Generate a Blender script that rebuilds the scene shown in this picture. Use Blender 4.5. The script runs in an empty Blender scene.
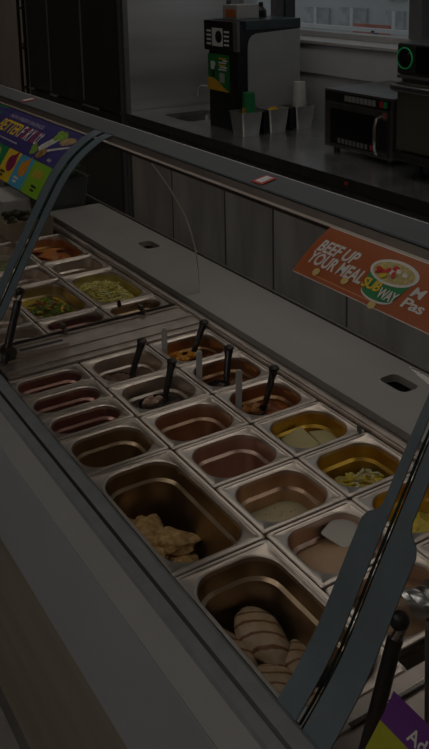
import bpy, bmesh, math, random
from mathutils import Vector, Matrix, noise
C = bpy.context.scene
COL = C.collection
random.seed(7)

# ------------------------------------------------------------------ materials
MATS = {}
def P(name, col, rough=.5, metal=0.0, var=0.0, scale=20.0, stretch=(1,1,1), bump=0.0, spec=None, emit=None, estr=0.0, coat=0.0, sub=0.0, rvar=0.0, col2=None):
    if name in MATS: return MATS[name]
    m = bpy.data.materials.new(name); m.use_nodes = True
    nt = m.node_tree; b = nt.nodes['Principled BSDF']
    c4 = (*col, 1)
    b.inputs['Base Color'].default_value = c4
    b.inputs['Roughness'].default_value = rough
    b.inputs['Metallic'].default_value = metal
    if spec is not None: b.inputs['Specular IOR Level'].default_value = spec
    if coat: b.inputs['Coat Weight'].default_value = coat; b.inputs['Coat Roughness'].default_value = .1
    if sub:
        b.inputs['Subsurface Weight'].default_value = sub; b.inputs['Subsurface Scale'].default_value = .01
    if emit: b.inputs['Emission Color'].default_value = (*emit, 1); b.inputs['Emission Strength'].default_value = estr
    if var or bump or rvar or col2:
        tc = nt.nodes.new('ShaderNodeTexCoord'); mp = nt.nodes.new('ShaderNodeMapping')
        mp.inputs['Scale'].default_value = stretch
        nz = nt.nodes.new('ShaderNodeTexNoise'); nz.inputs['Scale'].default_value = scale; nz.inputs['Detail'].default_value = 4
        nt.links.new(tc.outputs['Object'], mp.inputs['Vector']); nt.links.new(mp.outputs['Vector'], nz.inputs['Vector'])
        if var or col2:
            rp = nt.nodes.new('ShaderNodeValToRGB')
            hi = col2 if col2 else tuple(min(1, c*(1+var)) for c in col)
            lo = col if col2 else tuple(c*(1-var) for c in col)
            rp.color_ramp.elements[0].color = (*lo, 1); rp.color_ramp.elements[1].color = (*hi, 1)
            rp.color_ramp.elements[0].position = .35; rp.color_ramp.elements[1].position = .65
            nt.links.new(nz.outputs['Fac'], rp.inputs['Fac']); nt.links.new(rp.outputs['Color'], b.inputs['Base Color'])
        if rvar:
            mr = nt.nodes.new('ShaderNodeMapRange'); mr.inputs['To Min'].default_value = max(.02, rough-rvar); mr.inputs['To Max'].default_value = rough+rvar
            nt.links.new(nz.outputs['Fac'], mr.inputs['Value']); nt.links.new(mr.outputs['Result'], b.inputs['Roughness'])
        if bump:
            bp = nt.nodes.new('ShaderNodeBump'); bp.inputs['Strength'].default_value = bump; bp.inputs['Distance'].default_value = .004
            nt.links.new(nz.outputs['Fac'], bp.inputs['Height']); nt.links.new(bp.outputs['Normal'], b.inputs['Normal'])
    MATS[name] = m
    return m

def glassmat(name, tint=(1,1,1), ior=1.45, rough=.02, haze=0.0):
    if name in MATS: return MATS[name]
    m = bpy.data.materials.new(name); m.use_nodes = True
    nt = m.node_tree; nt.nodes.clear()
    out = nt.nodes.new('ShaderNodeOutputMaterial'); mix = nt.nodes.new('ShaderNodeMixShader')
    fr = nt.nodes.new('ShaderNodeFresnel'); fr.inputs['IOR'].default_value = ior
    tr = nt.nodes.new('ShaderNodeBsdfTransparent'); tr.inputs['Color'].default_value = (*tint, 1)
    gl = nt.nodes.new('ShaderNodeBsdfGlossy'); gl.inputs['Roughness'].default_value = rough
    ge = nt.nodes.new('ShaderNodeNewGeometry'); mr = nt.nodes.new('ShaderNodeMapRange')
    mr.inputs['To Min'].default_value = ior; mr.inputs['To Max'].default_value = 1/ior
    nt.links.new(ge.outputs['Backfacing'], mr.inputs['Value']); nt.links.new(mr.outputs['Result'], fr.inputs['IOR'])
    nt.links.new(fr.outputs[0], mix.inputs[0]); nt.links.new(tr.outputs[0], mix.inputs[1]); nt.links.new(gl.outputs[0], mix.inputs[2])
    if haze:
        df = nt.nodes.new('ShaderNodeBsdfDiffuse'); df.inputs['Color'].default_value = (.8, .8, .8, 1)
        m2 = nt.nodes.new('ShaderNodeMixShader'); m2.inputs[0].default_value = haze
        nt.links.new(mix.outputs[0], m2.inputs[1]); nt.links.new(df.outputs[0], m2.inputs[2]); nt.links.new(m2.outputs[0], out.inputs[0])
    else: nt.links.new(mix.outputs[0], out.inputs[0])
    MATS[name] = m
    return m

STEEL = P('pan_steel', (.80,.70,.62), .35, 1.0, var=.10, scale=14, rvar=.07, stretch=(1,1,.25))
RIMST = P('bar_steel', (.66,.58,.53), .42, 1.0, var=.12, scale=22, rvar=.08)
BRUSH = P('brushed_steel', (.50,.49,.49), .38, 1.0, var=.06, scale=30, stretch=(1,1,.04), rvar=.05)
TOPST = P('counter_steel', (.74,.75,.77), .24, .9, var=.1, scale=9, rvar=.08)
CHROME = P('chrome', (.75,.74,.72), .15, 1.0, var=.04, scale=30)
BLACK = P('black_plastic', (.012,.012,.013), .38, var=.2, scale=40)
BLACKG = P('black_gloss', (.008,.008,.009), .12, var=.15, scale=12)
HANDLE = P('scoop_black', (.022,.021,.021), .2, var=.25, scale=60)
WHITEP = P('white_plastic', (.92,.90,.87), .4, var=.03, scale=30)
BOARD = P('cutting_board_white', (.42,.405,.385), .5, var=.025, scale=7, bump=.04)
RAILM = P('rail_blue_grey', (.062,.072,.083), .48, var=.06, scale=30)
BANDM = P('band_blue_grey', (.13,.17,.195), .35, var=.06, scale=25)
EDGE = P('glass_edge_teal', (.01,.075,.075), .2, var=.15, scale=40)
GLASS = glassmat('clear_glass', (.985,.985,.98), 1.30, .02)
WGLASS = glassmat('window_glass', (.97,.98,.98), 1.3, .01)
CAB = P('dark_cabinet', (.09,.086,.08), .45, var=.25, scale=6, stretch=(1,1,.15))
FRIDGEB = P('fridge_black', (.035,.031,.027), .26, var=.3, scale=3, stretch=(1,1,.1))
GREY = P('grey_metal', (.20,.205,.21), .4, .6, var=.08, scale=20)
LGREY = P('light_grey_panel', (.36,.37,.38), .45, var=.04, scale=8)
RED = P('sticker_red', (.55,.05,.035), .5, var=.08, scale=60)
WHITE = P('paint_white', (.78,.77,.75), .5, var=.03, scale=12)

# ------------------------------------------------------------------ builders
ROOT = {}
def _mesh(name, bm, m, smooth=False):
    me = bpy.data.meshes.new(name)
    bm.normal_update(); bm.to_mesh(me); bm.free()
    for mm in (m if isinstance(m, (list, tuple)) else [m]): me.materials.append(mm)
    if smooth:
        for p in me.polygons: p.use_smooth = True
        try: me.set_sharp_from_angle(angle=math.radians(38))
        except Exception: pass
    return me
def obj(name, bm, m, parent=None, smooth=False, label=None, pivot=None):
    """one mesh object; bm in world coordinates, re-based to its own pivot"""
    if pivot is None:
        xs = [v.co for v in bm.verts]
        lo = Vector((min(c[i] for c in xs) for i in range(3))); hi = Vector((max(c[i] for c in xs) for i in range(3)))
        pivot = Vector(((lo.x+hi.x)/2, (lo.y+hi.y)/2, lo.z))
    pivot = Vector(pivot)
    bmesh.ops.translate(bm, verts=bm.verts, vec=-pivot)
    o = bpy.data.objects.new(name, _mesh(name, bm, m, smooth)); COL.objects.link(o)
    W = pivot
    if parent is not None:
        o.parent = parent; o.location = W - ROOT[parent.name]
    else: o.location = W
    ROOT[o.name] = W
    if label: o['label'] = label
    return o
def tag(o, label, cat, group=None, kind=None):
    o['label'] = label; o['category'] = cat
    if group: o['group'] = group
    if kind: o['kind'] = kind
    return o
def thing(name, label, cat, loc, group=None):
    o = bpy.data.objects.new(name, None); COL.objects.link(o); o.empty_display_size = .05
    o.location = loc; ROOT[o.name] = Vector(loc)
    return tag(o, label, cat, group)
def struct(name, bm, m, parent=None, smooth=False):
    o = obj(name, bm, m, parent, smooth)
    if parent is None: o['kind'] = 'structure'
    return o

def B(): return bmesh.new()
def box(bm, x0, x1, y0, y1, z0, z1, bev=0.0, mi=0):
    r = bmesh.ops.create_cube(bm, size=1.0); vs = r['verts']
    for v in vs: v.co = Vector(((x0+x1)/2+v.co.x*(x1-x0), (y0+y1)/2+v.co.y*(y1-y0), (z0+z1)/2+v.co.z*(z1-z0)))
    fs = set(f for v in vs for f in v.link_faces)
    for f in fs: f.material_index = mi
    if bev:
        es = list(set(e for v in vs for e in v.link_edges))
        bmesh.ops.bevel(bm, geom=es, offset=bev, segments=2, affect='EDGES', profile=.6, material=-1)
    return bm
def bx(*a, **k): return box(B(), *a, **k)
def tube(bm, pts, rad, seg=12, cap=True, flat=1.0):
    pts = [Vector(p) for p in pts]; n = len(pts)
    rads = rad if isinstance(rad, (list, tuple)) else [rad]*n
    rings = []; up = None
    for i, p in enumerate(pts):
        t = (pts[min(i+1, n-1)]-pts[max(i-1, 0)]).normalized()
        if up is None:
            a = Vector((0,0,1)) if abs(t.z) < .9 else Vector((1,0,0))
        else: a = up
        s = t.cross(a).normalized(); up = s.cross(t).normalized()
        rings.append([bm.verts.new(p+rads[i]*(math.cos(2*math.pi*k/seg)*s+flat*math.sin(2*math.pi*k/seg)*up)) for k in range(seg)])
    for a, b in zip(rings[:-1], rings[1:]):
        for k in range(seg): bm.faces.new((a[k], a[(k+1)%seg], b[(k+1)%seg], b[k]))
    if cap:
        bm.faces.new(rings[0][::-1]); bm.faces.new(rings[-1])
    return bm
def lathe(bm, c, prof, seg=24, axis='z', cap=True):
    """prof: list of (radius, height)"""
    c = Vector(c); rings = []
    for r, h in prof:
        ring = []
        for k in range(seg):
            a = 2*math.pi*k/seg; u, v = r*math.cos(a), r*math.sin(a)
            d = {'z': (u, v, h), 'x': (h, u, v), 'y': (u, h, v)}[axis]
            ring.append(bm.verts.new(c+Vector(d)))
        rings.append(ring)
    for a, b in zip(rings[:-1], rings[1:]):
        for k in range(seg): bm.faces.new((a[k], a[(k+1)%seg], b[(k+1)%seg], b[k]))
    if cap:
        if prof[0][0] > 1e-5: bm.faces.new(rings[0][::-1])
        if prof[-1][0] > 1e-5: bm.faces.new(rings[-1])
    bmesh.ops.recalc_face_normals(bm, faces=bm.faces)
    return bm
def rrect(cx, cy, hx, hy, r, z, n=8):
    r = min(r, hx-1e-4, hy-1e-4); out = []
    for (sx, sy, a0) in ((1,1,0), (-1,1,90), (-1,-1,180), (1,-1,270)):
        for k in range(n+1):
            a = math.radians(a0+90*k/n)
            out.append(Vector((cx+sx*(hx-r)+r*math.cos(a), cy+sy*(hy-r)+r*math.sin(a), z)))
    return out
def loft(bm, loops, capa=False, capb=False, mi=0):
    vs = [[bm.verts.new(p) for p in L] for L in loops]
    for a, b in zip(vs[:-1], vs[1:]):
        n = len(a)
        for k in range(n):
            f = bm.faces.new((a[k], a[(k+1)%n], b[(k+1)%n], b[k])); f.material_index = mi
    if capa: bm.faces.new(vs[0][::-1]).material_index = mi
    if capb: bm.faces.new(vs[-1]).material_index = mi
    return vs
def curve_mesh(cu):
    o = bpy.data.objects.new('tmp', cu); COL.objects.link(o)
    dg = bpy.context.evaluated_depsgraph_get(); dg.update()
    me = bpy.data.meshes.new_from_object(o.evaluated_get(dg))
    bpy.data.objects.remove(o); bpy.data.curves.remove(cu)
    bm = bmesh.new(); bm.from_mesh(me); bpy.data.meshes.remove(me)
    return bm
def plate(outlines, z0, z1):
    """filled 2-D outlines (first outer, rest holes) with thickness, flat in xy"""
    cu = bpy.data.curves.new('tmp', 'CURVE'); cu.dimensions = '2D'; cu.fill_mode = 'BOTH'; cu.extrude = (z1-z0)/2
    for L in outlines:
        s = cu.splines.new('POLY'); s.points.add(len(L)-1); s.use_cyclic_u = True
        for p, q in zip(s.points, L): p.co = (q[0], q[1], 0, 1)
    bm = curve_mesh(cu)
    bmesh.ops.translate(bm, verts=bm.verts, vec=(0,0,(z0+z1)/2))
    return bm
def text(s, size=1.0, bold=.0, shear=0.0, align='LEFT', depth=0.0, space=1.0):
    cu = bpy.data.curves.new('tmp', 'FONT'); cu.body = s; cu.size = size; cu.offset = bold*size; cu.shear = shear
    cu.align_x = align; cu.extrude = depth; cu.space_character = space; cu.resolution_u = 3
    return curve_mesh(cu)
def blob(bm, c, r, seed=0, amp=.12, freq=3.0, sub=3, rot=0.0, tilt=0.0):
    res = bmesh.ops.create_icosphere(bm, subdivisions=sub, radius=1.0)
    M = Matrix.Translation(c) @ Matrix.Rotation(rot, 4, 'Z') @ Matrix.Rotation(tilt, 4, 'X')
    for v in res['verts']:
        d = v.co.copy()
        k = 1+amp*noise.noise(d*freq/3+Vector((seed*7.3, seed*1.7, 0)))*2+amp*.4*noise.noise(d*freq*1.6+Vector((0, seed*3.1, 5)))
        v.co = M @ Vector((d.x*r[0]*k, d.y*r[1]*k, d.z*r[2]*k))
    return bm

# ------------------------------------------------------------------ camera
cam = bpy.data.cameras.new('camera'); co = bpy.data.objects.new('camera', cam); COL.objects.link(co)
cam.sensor_width = 36; cam.lens = 881.12*36/749; cam.shift_x = 0.0; cam.shift_y = -(374.5-146.0)/749
cam.clip_start = .02; cam.clip_end = 200
ya, pa, ra = -.54783, .20336, -.02054
Rz = Matrix(((math.cos(ra),-math.sin(ra),0),(math.sin(ra),math.cos(ra),0),(0,0,1)))
Rx = Matrix(((1,0,0),(0,math.cos(pa),-math.sin(pa)),(0,math.sin(pa),math.cos(pa))))
Ry = Matrix(((math.cos(ya),0,math.sin(ya)),(0,1,0),(-math.sin(ya),0,math.cos(ya))))
RR = Rz @ Rx @ Ry
w = lambda r: Vector((r[0], r[2], -r[1]))
right, down, fwd = w(RR[0]), w(RR[1]), w(RR[2])
M4 = Matrix((right, -down, -fwd)).transposed().to_4x4(); M4.translation = Vector((0,0,1.757))
co.matrix_world = M4
C.camera = co

# ------------------------------------------------------------------ room
FLOORM = P('floor_tile', (.36,.34,.32), .45, var=.25, scale=4)
WOODW = P('wall_wood_warm', (.44,.31,.22), .55, var=.3, scale=3, stretch=(1,6,.5))
WALLP = P('wall_beige', (.46,.40,.36), .7, var=.05, scale=5)
CEIL = P('ceiling_paint', (.62,.55,.49), .8, var=.05, scale=4)
struct('floor', bx(-3.2, 3.3, -2.6, 9.6, -.06, 0), FLOORM)
struct('ceiling', bx(-3.2, 3.3, -2.6, 9.6, 3.1, 3.16), CEIL)
struct('wall_front', bx(-3.26, -3.2, -2.6, 9.6, 0, 3.1), WOODW)
struct('wall_right', bx(-3.2, 3.3, -2.66, -2.6, 0, 3.1), WALLP)
struct('wall_left', bx(-3.2, 3.3, 9.6, 9.66, 0, 3.1), WALLP)
# back wall with the window opening  (inner face x = 3.1)
WY0, WY1, WZ0, WZ1 = .75, 4.84, 1.335, 2.55
bm = B()
box(bm, 3.1, 3.3, -2.6, 9.6, 0, WZ0); box(bm, 3.1, 3.3, -2.6, 9.6, WZ1, 3.1)
box(bm, 3.1, 3.3, -2.6, WY0, WZ0, WZ1); box(bm, 3.1, 3.3, WY1, 9.6, WZ0, WZ1)
struct('wall_back', bm, P('wall_back_grey', (.5,.5,.51), .5, var=.04, scale=5))
wf = B()
for y0, y1 in ((WY0, WY0+.06), (WY1-.06, WY1)): box(wf, 3.16, 3.24, y0, y1, WZ0, WZ1, .004)
box(wf, 3.16, 3.24, WY0, WY1, WZ0, WZ0+.035, .004); box(wf, 3.16, 3.24, WY0, WY1, WZ1-.05, WZ1, .004)
win = struct('window_1', wf, P('frame_white', (.46,.465,.47), .45, var=.04, scale=20))
mull = P('frame_grey', (.15,.155,.165), .45, var=.08, scale=20)
for y, wd, mm in ((4.43, .055, mull), (3.22, .09, mull), (1.9, .09, mull)):
    obj('mullion', bx(3.14, 3.25, y-wd/2, y+wd/2, WZ0+.035, WZ1-.05, .004), mm, win)
for y in (4.345, 3.125):
    obj('gasket', bx(3.165, 3.235, y-.012, y+.012, WZ0+.035, WZ1-.05), BLACK, win)
obj('pane', bx(3.198, 3.204, WY0+.05, WY1-.05, WZ0+.03, WZ1-.04), WGLASS, win)
struct('trim_1', bx(2.985, 3.16, 1.3, 4.25, 1.318, 1.337, .004), P('sill_white', (.52,.52,.52), .4, var=.03, scale=15))
struct('trim_4', bx(3.012, 3.1, 1.3, 4.25, .901, 1.155), P('upstand_low', (.55,.57,.60), .5, var=.03, scale=9))
struct('trim_2', bx(3.0, 3.1, 1.3, 4.25, 1.155, 1.318, .004), P('upstand', (.62,.65,.69), .5, var=.03, scale=9))

# outside
struct('ground', bx(3.4, 30, -8, 40, -.5, -.4), P('pavement', (.42,.42,.41), .8, var=.08, scale=2))
fac = thing('shop_building', 'white low building with grey windows seen outside beyond the glass', 'building', (13, 12, -.4))
bm = B(); box(bm, 13, 14, 1, 32, -.4, 5)
obj('facade', bm, P('facade_white', (.62,.62,.61), .7, var=.06, scale=1.5), fac)
dw = P('far_window', (.50,.51,.515), .4, var=.25, scale=3)
for y0, y1, z0, z1 in ((16.05,17.0,.30,.72),(14.75,15.7,.33,.75),(13.6,14.15,.35,.72),(13.55,14.1,.95,1.3),(18.2,19.6,1.0,2.4),(10.4,11.6,.9,2.2),(8.2,9.6,.9,2.2),(5.6,7.2,.6,2.2),(17.4,18.4,1.2,2.4)):
    f = obj('window', bx(12.94, 13.0, y0, y1, z0, z1), dw, fac)
    obj('bar', bx(12.91, 12.94, (y0+y1)/2-.05, (y0+y1)/2+.05, z0, z1), WHITE, f)
ob = P('barrier_red', (.55,.20,.15), .5, var=.15, scale=8)
for k, (x, y0, y1, z0, z1) in enumerate(((10.0, 10.85, 11.75, -.4, .72), (9.0, 8.95, 9.35, -.4, .85))):
    t = thing('traffic_barrier', ['wide red striped street barrier outside the window, above the microwave', 'narrow red street barrier outside the window, left of the oven'][k], 'barrier', (x, (y0+y1)/2, -.4), 'red barriers outside the window')
    for q in (0, 1): obj('board', bx(x, x+.05, y0, y1, z1-.22-q*.34, z1-q*.34), ob, t)
    for y in (y0+.05, y1-.1): obj('post', bx(x+.05, x+.1, y, y+.06, z0, z1), WHITE, t)
t = thing('guard_rail', 'pale metal hand rail running along the street outside the window', 'railing', (7.5, 8, -.4))
obj('top_bar', bx(7.5, 7.56, 3, 14, .88, .93), WHITE, t)
obj('lower_bar', bx(7.5, 7.56, 3, 14, .70, .73), GREY, t)
for y in (4, 6.2, 8.4, 10.6, 12.8): obj('post', bx(7.5, 7.56, y, y+.06, -.4, .9), GREY, t)

# ------------------------------------------------------------------ lamps
LM = P('lamp_diffuser', (.9,.88,.85), .5, var=.02, emit=(1,.93,.84), estr=11.0)
LAMPS = ((.6,-.6,'square ceiling light above the near end of the sandwich counter'), (.85,1.68,'square ceiling light above the grilled chicken pan'), (2.2,.5,'square ceiling light above the oven'), (1.75,1.55,'square ceiling light above the gap beside the oven'), (2.2,2.35,'added square fill light above the aisle between microwave and oven'), (2.2,3.3,'square ceiling light above the microwave'), (2.2,4.4,'square ceiling light above the fridge end of the back counter'), (2.5,7.5,'added square fill light on the ceiling beside the wire rack'),  # unseen ceiling panels; several are added only to fill dim areas
  (-.7,-.4,'added square fill light behind the camera, closest to the counter'), (-.7,1.3,'added square fill light over the customer aisle, beside the counter'), (-2.2,-.4,'added square fill light behind the camera, by the wooden wall'), (-.7,2.25,'added square fill light over the customer aisle, beside the far glass'), (-2.2,3.2,'added square fill light over the far customer aisle, by the wooden wall'), (-2.2,1.3,'added square fill light over the customer aisle, by the wooden wall'))
LM1 = P('lamp_diffuser_middle', (.9,.88,.85), .5, var=.02, emit=(1,.94,.86), estr=15.0)
LM2 = P('lamp_diffuser_fill', (.9,.88,.85), .5, var=.02, emit=(1,.95,.88), estr=24.0)  # for unseen panels added to brighten the counter front and far wall
for k, (x, y, lab) in enumerate(LAMPS):
    t = thing('ceiling_light', lab, 'lamp', (x, y, 3.1), 'ceiling lights')
    fr = B()
    for a in ((x-.33,x+.33,y-.33,y-.3),(x-.33,x+.33,y+.3,y+.33),(x-.33,x-.3,y-.3,y+.3),(x+.3,x+.33,y-.3,y+.3)): box(fr, *a, 3.07, 3.1)
    obj('frame', fr, WHITE, t)
    obj('diffuser', bx(x-.3, x+.3, y-.3, y+.3, 3.08, 3.098), LM2 if x < 0 or y > 6 else (LM1 if (x < 1 and y > 1) or (x > 2 and y > 2) else LM), t)

# ------------------------------------------------------------------ back counter, fridge, rack
CX = 2.275
t = thing('back_counter', 'long dark steel back counter carrying the drink machine and microwave', 'counter', (2.7, 2.6, 0))
CY0, CY1 = .7, 4.715
sx0, sx1, sy0, sy1 = 2.40, 2.70, 4.20, 4.50
wt = plate([[(CX-.02,CY0),(3.1,CY0),(3.1,CY1),(CX-.02,CY1)], rrect((sx0+sx1)/2,(sy0+sy1)/2,(sx1-sx0)/2,(sy1-sy0)/2,.03,0)], .872, .9)
obj('worktop', wt, TOPST, t)
obj('edge_strip', bx(CX-.026, CX-.02, CY0, CY1, .855, .9), P('worktop_edge', (.20,.20,.20), .3, .9, var=.1, scale=20), t)
bs = B(); loft(bs, [rrect((sx0+sx1)/2,(sy0+sy1)/2,(sx1-sx0)/2+.003,(sy1-sy0)/2+.003,.03,.874), rrect((sx0+sx1)/2,(sy0+sy1)/2,(sx1-sx0)/2-.015,(sy1-sy0)/2-.015,.03,.74)], capb=True)
obj('sink_basin', bs, BRUSH, t, smooth=True)
obj('carcass', bx(CX+.02, 3.1, CY0, CY1, .1, .73), CAB, t)
ca = B(); box(ca, CX+.02, 3.1, CY0, sy0-.02, .73, .872); box(ca, CX+.02, 3.1, sy1+.02, CY1, .73, .872); box(ca, CX+.02, sx0-.02, sy0-.02, sy1+.02, .73, .872)
obj('top_frame', ca, CAB, t)
obj('plinth', bx(CX+.08, 3.1, CY0, CY1, 0, .1), BLACK, t)
ys = [.72, 1.33, 2.08, 2.69, 3.22, 3.64, 4.19, 4.69]
for a, b in zip(ys[:-1], ys[1:]):
    d = obj('drawer', bx(CX, CX+.02, a+.004, b-.004, .70, .85, .002), CAB, t)
    obj('pull', bx(CX-.012, CX, a+.12, b-.12, .815, .826, .002), GREY, d)
    obj('door', bx(CX, CX+.02, a+.004, b-.004, .12, .69, .002), P('cabinet_door', (.60,.59,.57), .4, var=.3, scale=5, stretch=(1,1,.2)), t)
for y in ys[1:-1]: obj('divider', bx(CX-.003, CX+.02, y-.0035, y+.0035, .12, .85), GREY, t)
obj('sticker', bx(CX-.0275, CX-.026, 2.662, 2.682, .872, .888), RED, t, label='small red sticker')

# tap
t = thing('sink_tap', 'slim chrome gooseneck tap behind the drink machine', 'tap', (2.76, 4.42, .9))
obj('base', lathe(B(), (2.76, 4.42, .9), [(.022,0),(.022,.02),(.014,.03)]), P('tap_pale', (.62,.62,.61), .3, .3, var=.04), t, True)
obj('spout', tube(B(), [(2.76,4.42,.92),(2.76,4.42,.99),(2.76,4.45,1.02),(2.755,4.55,1.03),(2.75,4.64,1.025),(2.75,4.685,1.0),(2.75,4.69,.955)], .009), MATS['tap_pale'], t, True)

# fridge
FX, FY = 2.275, 4.73
t = thing('upright_fridge', 'tall black-doored stainless fridge at the end of the back counter', 'fridge', (2.6, 5.5, 0))
obj('body', bx(FX+.03, 2.995, FY, 6.36, .08, 2.2, .004), P('fridge_side_steel', (.60,.58,.575), .45, .7, var=.22, scale=1.4, stretch=(.3,.3,3), rvar=.06), t)
obj('corner_post', bx(FX, FX+.03, FY, FY+.085, .08, 2.2, .003), P('fridge_post', (.20,.205,.21), .4, .2, var=.06, scale=20), t)
obj('post_seam', bx(FX-.002, FX, FY+.022, FY+.028, .08, 2.2), BLACK, t)
dys = [(4.82, 5.345), (5.355, 5.93), (5.94, 6.36)]
for a, b in dys:
    d = obj('door', bx(FX-.012, FX+.03, a, b, .885, 2.15, .004), FRIDGEB, t)
    obj('door_edge', bx(FX-.018, FX-.004, b-.016, b, .9, 2.15, .002), P('door_edge_grey', (.24,.24,.235), .4, .2, var=.05, scale=20), d)
    l = obj('lower_door', bx(FX-.012, FX+.03, a, b, .14, .865, .004), FRIDGEB, t)
    obj('hinge', bx(FX-.03, FX-.012, a+.43*(b-a)/.575, b-.01, .868, .884, .003) if b > 5.4 else bx(FX-.03, FX-.012, a+.25, b-.01, .868, .884, .003), CHROME, d)
obj('foot_panel', bx(FX+.05, 2.995, FY+.02, 6.34, 0, .08), BLACK, t)

# wire rack left of the fridge
t = thing('wire_rack', 'dark ladder-sided wire rack standing left of the tall fridge', 'rack', (2.27, 6.5, 0))
rk = P('rack_dark', (.035,.028,.024), .4, .5, var=.2, scale=30)
for y in (6.43, 6.545):
    for x in (2.27, 2.75): obj('upright', tube(B(), [(x, y, 0), (x, y, 2.1)], .012), rk, t, True)
for z in (.40, .857, 1.16, 1.463, 1.77):
    rr = B()
    for x in (2.27, 2.75): tube(rr, [(x, 6.43, z), (x, 6.545, z)], .008)
    for y in (6.43, 6.545): tube(rr, [(2.27, y, z), (2.75, y, z)], .008)
    obj('rung', rr, rk, t, True)
tag(obj('tag_card', bx(2.262, 2.2695, 6.452, 6.478, 1.175, 1.205), P('tag_orange', (.45,.16,.04), .6, var=.05, scale=30)), 'tiny orange card resting on a rung of the wire rack', 'card')
struct('trim_3', bx(2.95, 3.1, 6.7, 9.6, 0, 3.1), P('wall_beige_far', (.82,.75,.69), .75, var=.05, scale=5))

# ------------------------------------------------------------------ drink machine
DX = 2.44
t = thing('drink_machine', 'tall black drink machine with icon screen and green poster', 'drink machine', (2.64, 3.92, .9))
obj('body', bx(DX+.004, 2.84, 3.765, 4.045, .9, 1.309, .004), BLACK, t)
obj('upper_body', bx(DX+.06, 2.84, 3.765, 4.045, 1.309, 1.45), BLACK, t)
obj('lid', bx(DX+.05, 2.842, 3.757, 4.075, 1.42, 1.472, .006), P('machine_lid', (.035,.05,.055), .3, var=.25, scale=12), t)
h = obj('head_panel', bx(DX, DX+.06, 3.80, 4.085, 1.31, 1.468, .004), BLACK, t)
obj('head_trim', bx(DX, DX+.016, 3.757, 3.80, 1.315, 1.468, .003), P('head_trim', (.16,.165,.17), .4, .3, var=.06, scale=20), t)
SW = P('screen_white', (.6,.6,.6), .5, var=.03, emit=(.8,.82,.8), estr=.12)
obj('inner_block', bx(DX+.02, DX+.06, 3.765, 4.045, 1.30, 1.45), BLACK, t)
obj('icon_tile', bx(DX-.0015, DX, 3.895, 4.0, 1.335, 1.43), SW, h)
obj('cup_icon', lathe(B(), (DX-.0012, 3.934, 1.385), [(.032,-.0015),(.032,0)], axis='x'), BLACK, h)
for k in range(4):
    z = 1.414-.0225*k
    obj('menu_label', bx(DX-.0015, DX, 4.012, 4.055, z-.006, z+.004), SW, h)
    obj('menu_label', bx(DX-.0015, DX, 3.835, 3.882, z-.006, z+.004), SW, h)
g = obj('poster', bx(DX, DX+.004, 3.842, 4.05, 1.10, 1.292), P('poster_green', (.012,.22,.055), .45, var=.05, scale=20), t)
wv = B(); n = 14; top = []
for k in range(n+1):
    y = 4.05-.208*k/n; z = 1.165-.05*(k/n)+.012*math.sin(k/n*5)
    top.append((y, z))
vs = [wv.verts.new((DX-.0015, y, z)) for y, z in top]+[wv.verts.new((DX-.0015, 3.842, 1.10)), wv.verts.new((DX-.0015, 4.05, 1.10))]
wv.faces.new(vs); r = bmesh.ops.extrude_face_region(wv, geom=wv.faces[:]); bmesh.ops.translate(wv, verts=[v for v in r['geom'] if isinstance(v, bmesh.types.BMVert)], vec=(.0016,0,0)); bmesh.ops.recalc_face_normals(wv, faces=wv.faces)
YEL = P('poster_yellow', (.75,.42,.015), .45, var=.05, scale=20)
obj('yellow_wave', wv, YEL, g)
cu_ = B(); tube(cu_, [(DX-.002,3.995,1.17),(DX-.002,3.995,1.21)], [.011,.014], 10, flat=.15); obj('cup_picture', cu_, P('cup_art', (.02,.05,.03), .5, var=.1, scale=50), g)
cr = B()
for a, b, q in ((4.0,1.225,.018),(3.988,1.24,.014),(4.006,1.243,.012)): lathe(cr, (DX-.0025, a, b), [(q,0),(q,.002)], axis='x', seg=12)
obj('cream_picture', cr, SW, g)
for k, (z, y0, y1, mm) in enumerate(((1.272,3.87,3.94,YEL),(1.262,3.855,3.90,SW),(1.25,3.868,3.94,SW),(1.236,3.875,3.94,YEL),(1.227,3.86,3.925,SW),(1.214,3.865,3.94,SW))):
    obj('text_line', bx(DX-.0015, DX+.001, y0, y1, z-.004, z+.004), mm, g)
obj('card_picture', bx(DX-.0015, DX+.001, 3.885, 3.932, 1.145, 1.195, .0004), P('card_grey', (.42,.42,.41), .5, var=.2, scale=200), g)
obj('side_panel', plate([[(2.505,.905),(2.838,.905),(2.838,1.415),(2.545,1.405),(2.52,1.39),(2.508,1.35)]], 0, .006), LGREY, t) if False else None
sp = B(); L = [(2.505,.905),(2.838,.905),(2.838,1.418),(2.56,1.404),(2.532,1.395),(2.515,1.375),(2.507,1.34)]
f0 = sp.faces.new([sp.verts.new((x, 3.765, z)) for x, z in L]); r = bmesh.ops.extrude_face_region(sp, geom=[f0])
bmesh.ops.translate(sp, verts=[v for v in r['geom'] if isinstance(v, bmesh.types.BMVert)], vec=(0,-.006,0)); bmesh.ops.recalc_face_normals(sp, faces=sp.faces)
obj('side_panel', sp, LGREY, t)
obj('knob', lathe(B(), (DX+.03, 3.81, 1.237), [(.012,0),(.012,-.012),(.008,-.018)], axis='x'), CHROME, t, True)
obj('nozzle', lathe(B(), (DX+.02, 3.81, 1.10), [(.012,0),(.02,.03),(.02,.05)]), BLACK, t, True)
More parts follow.
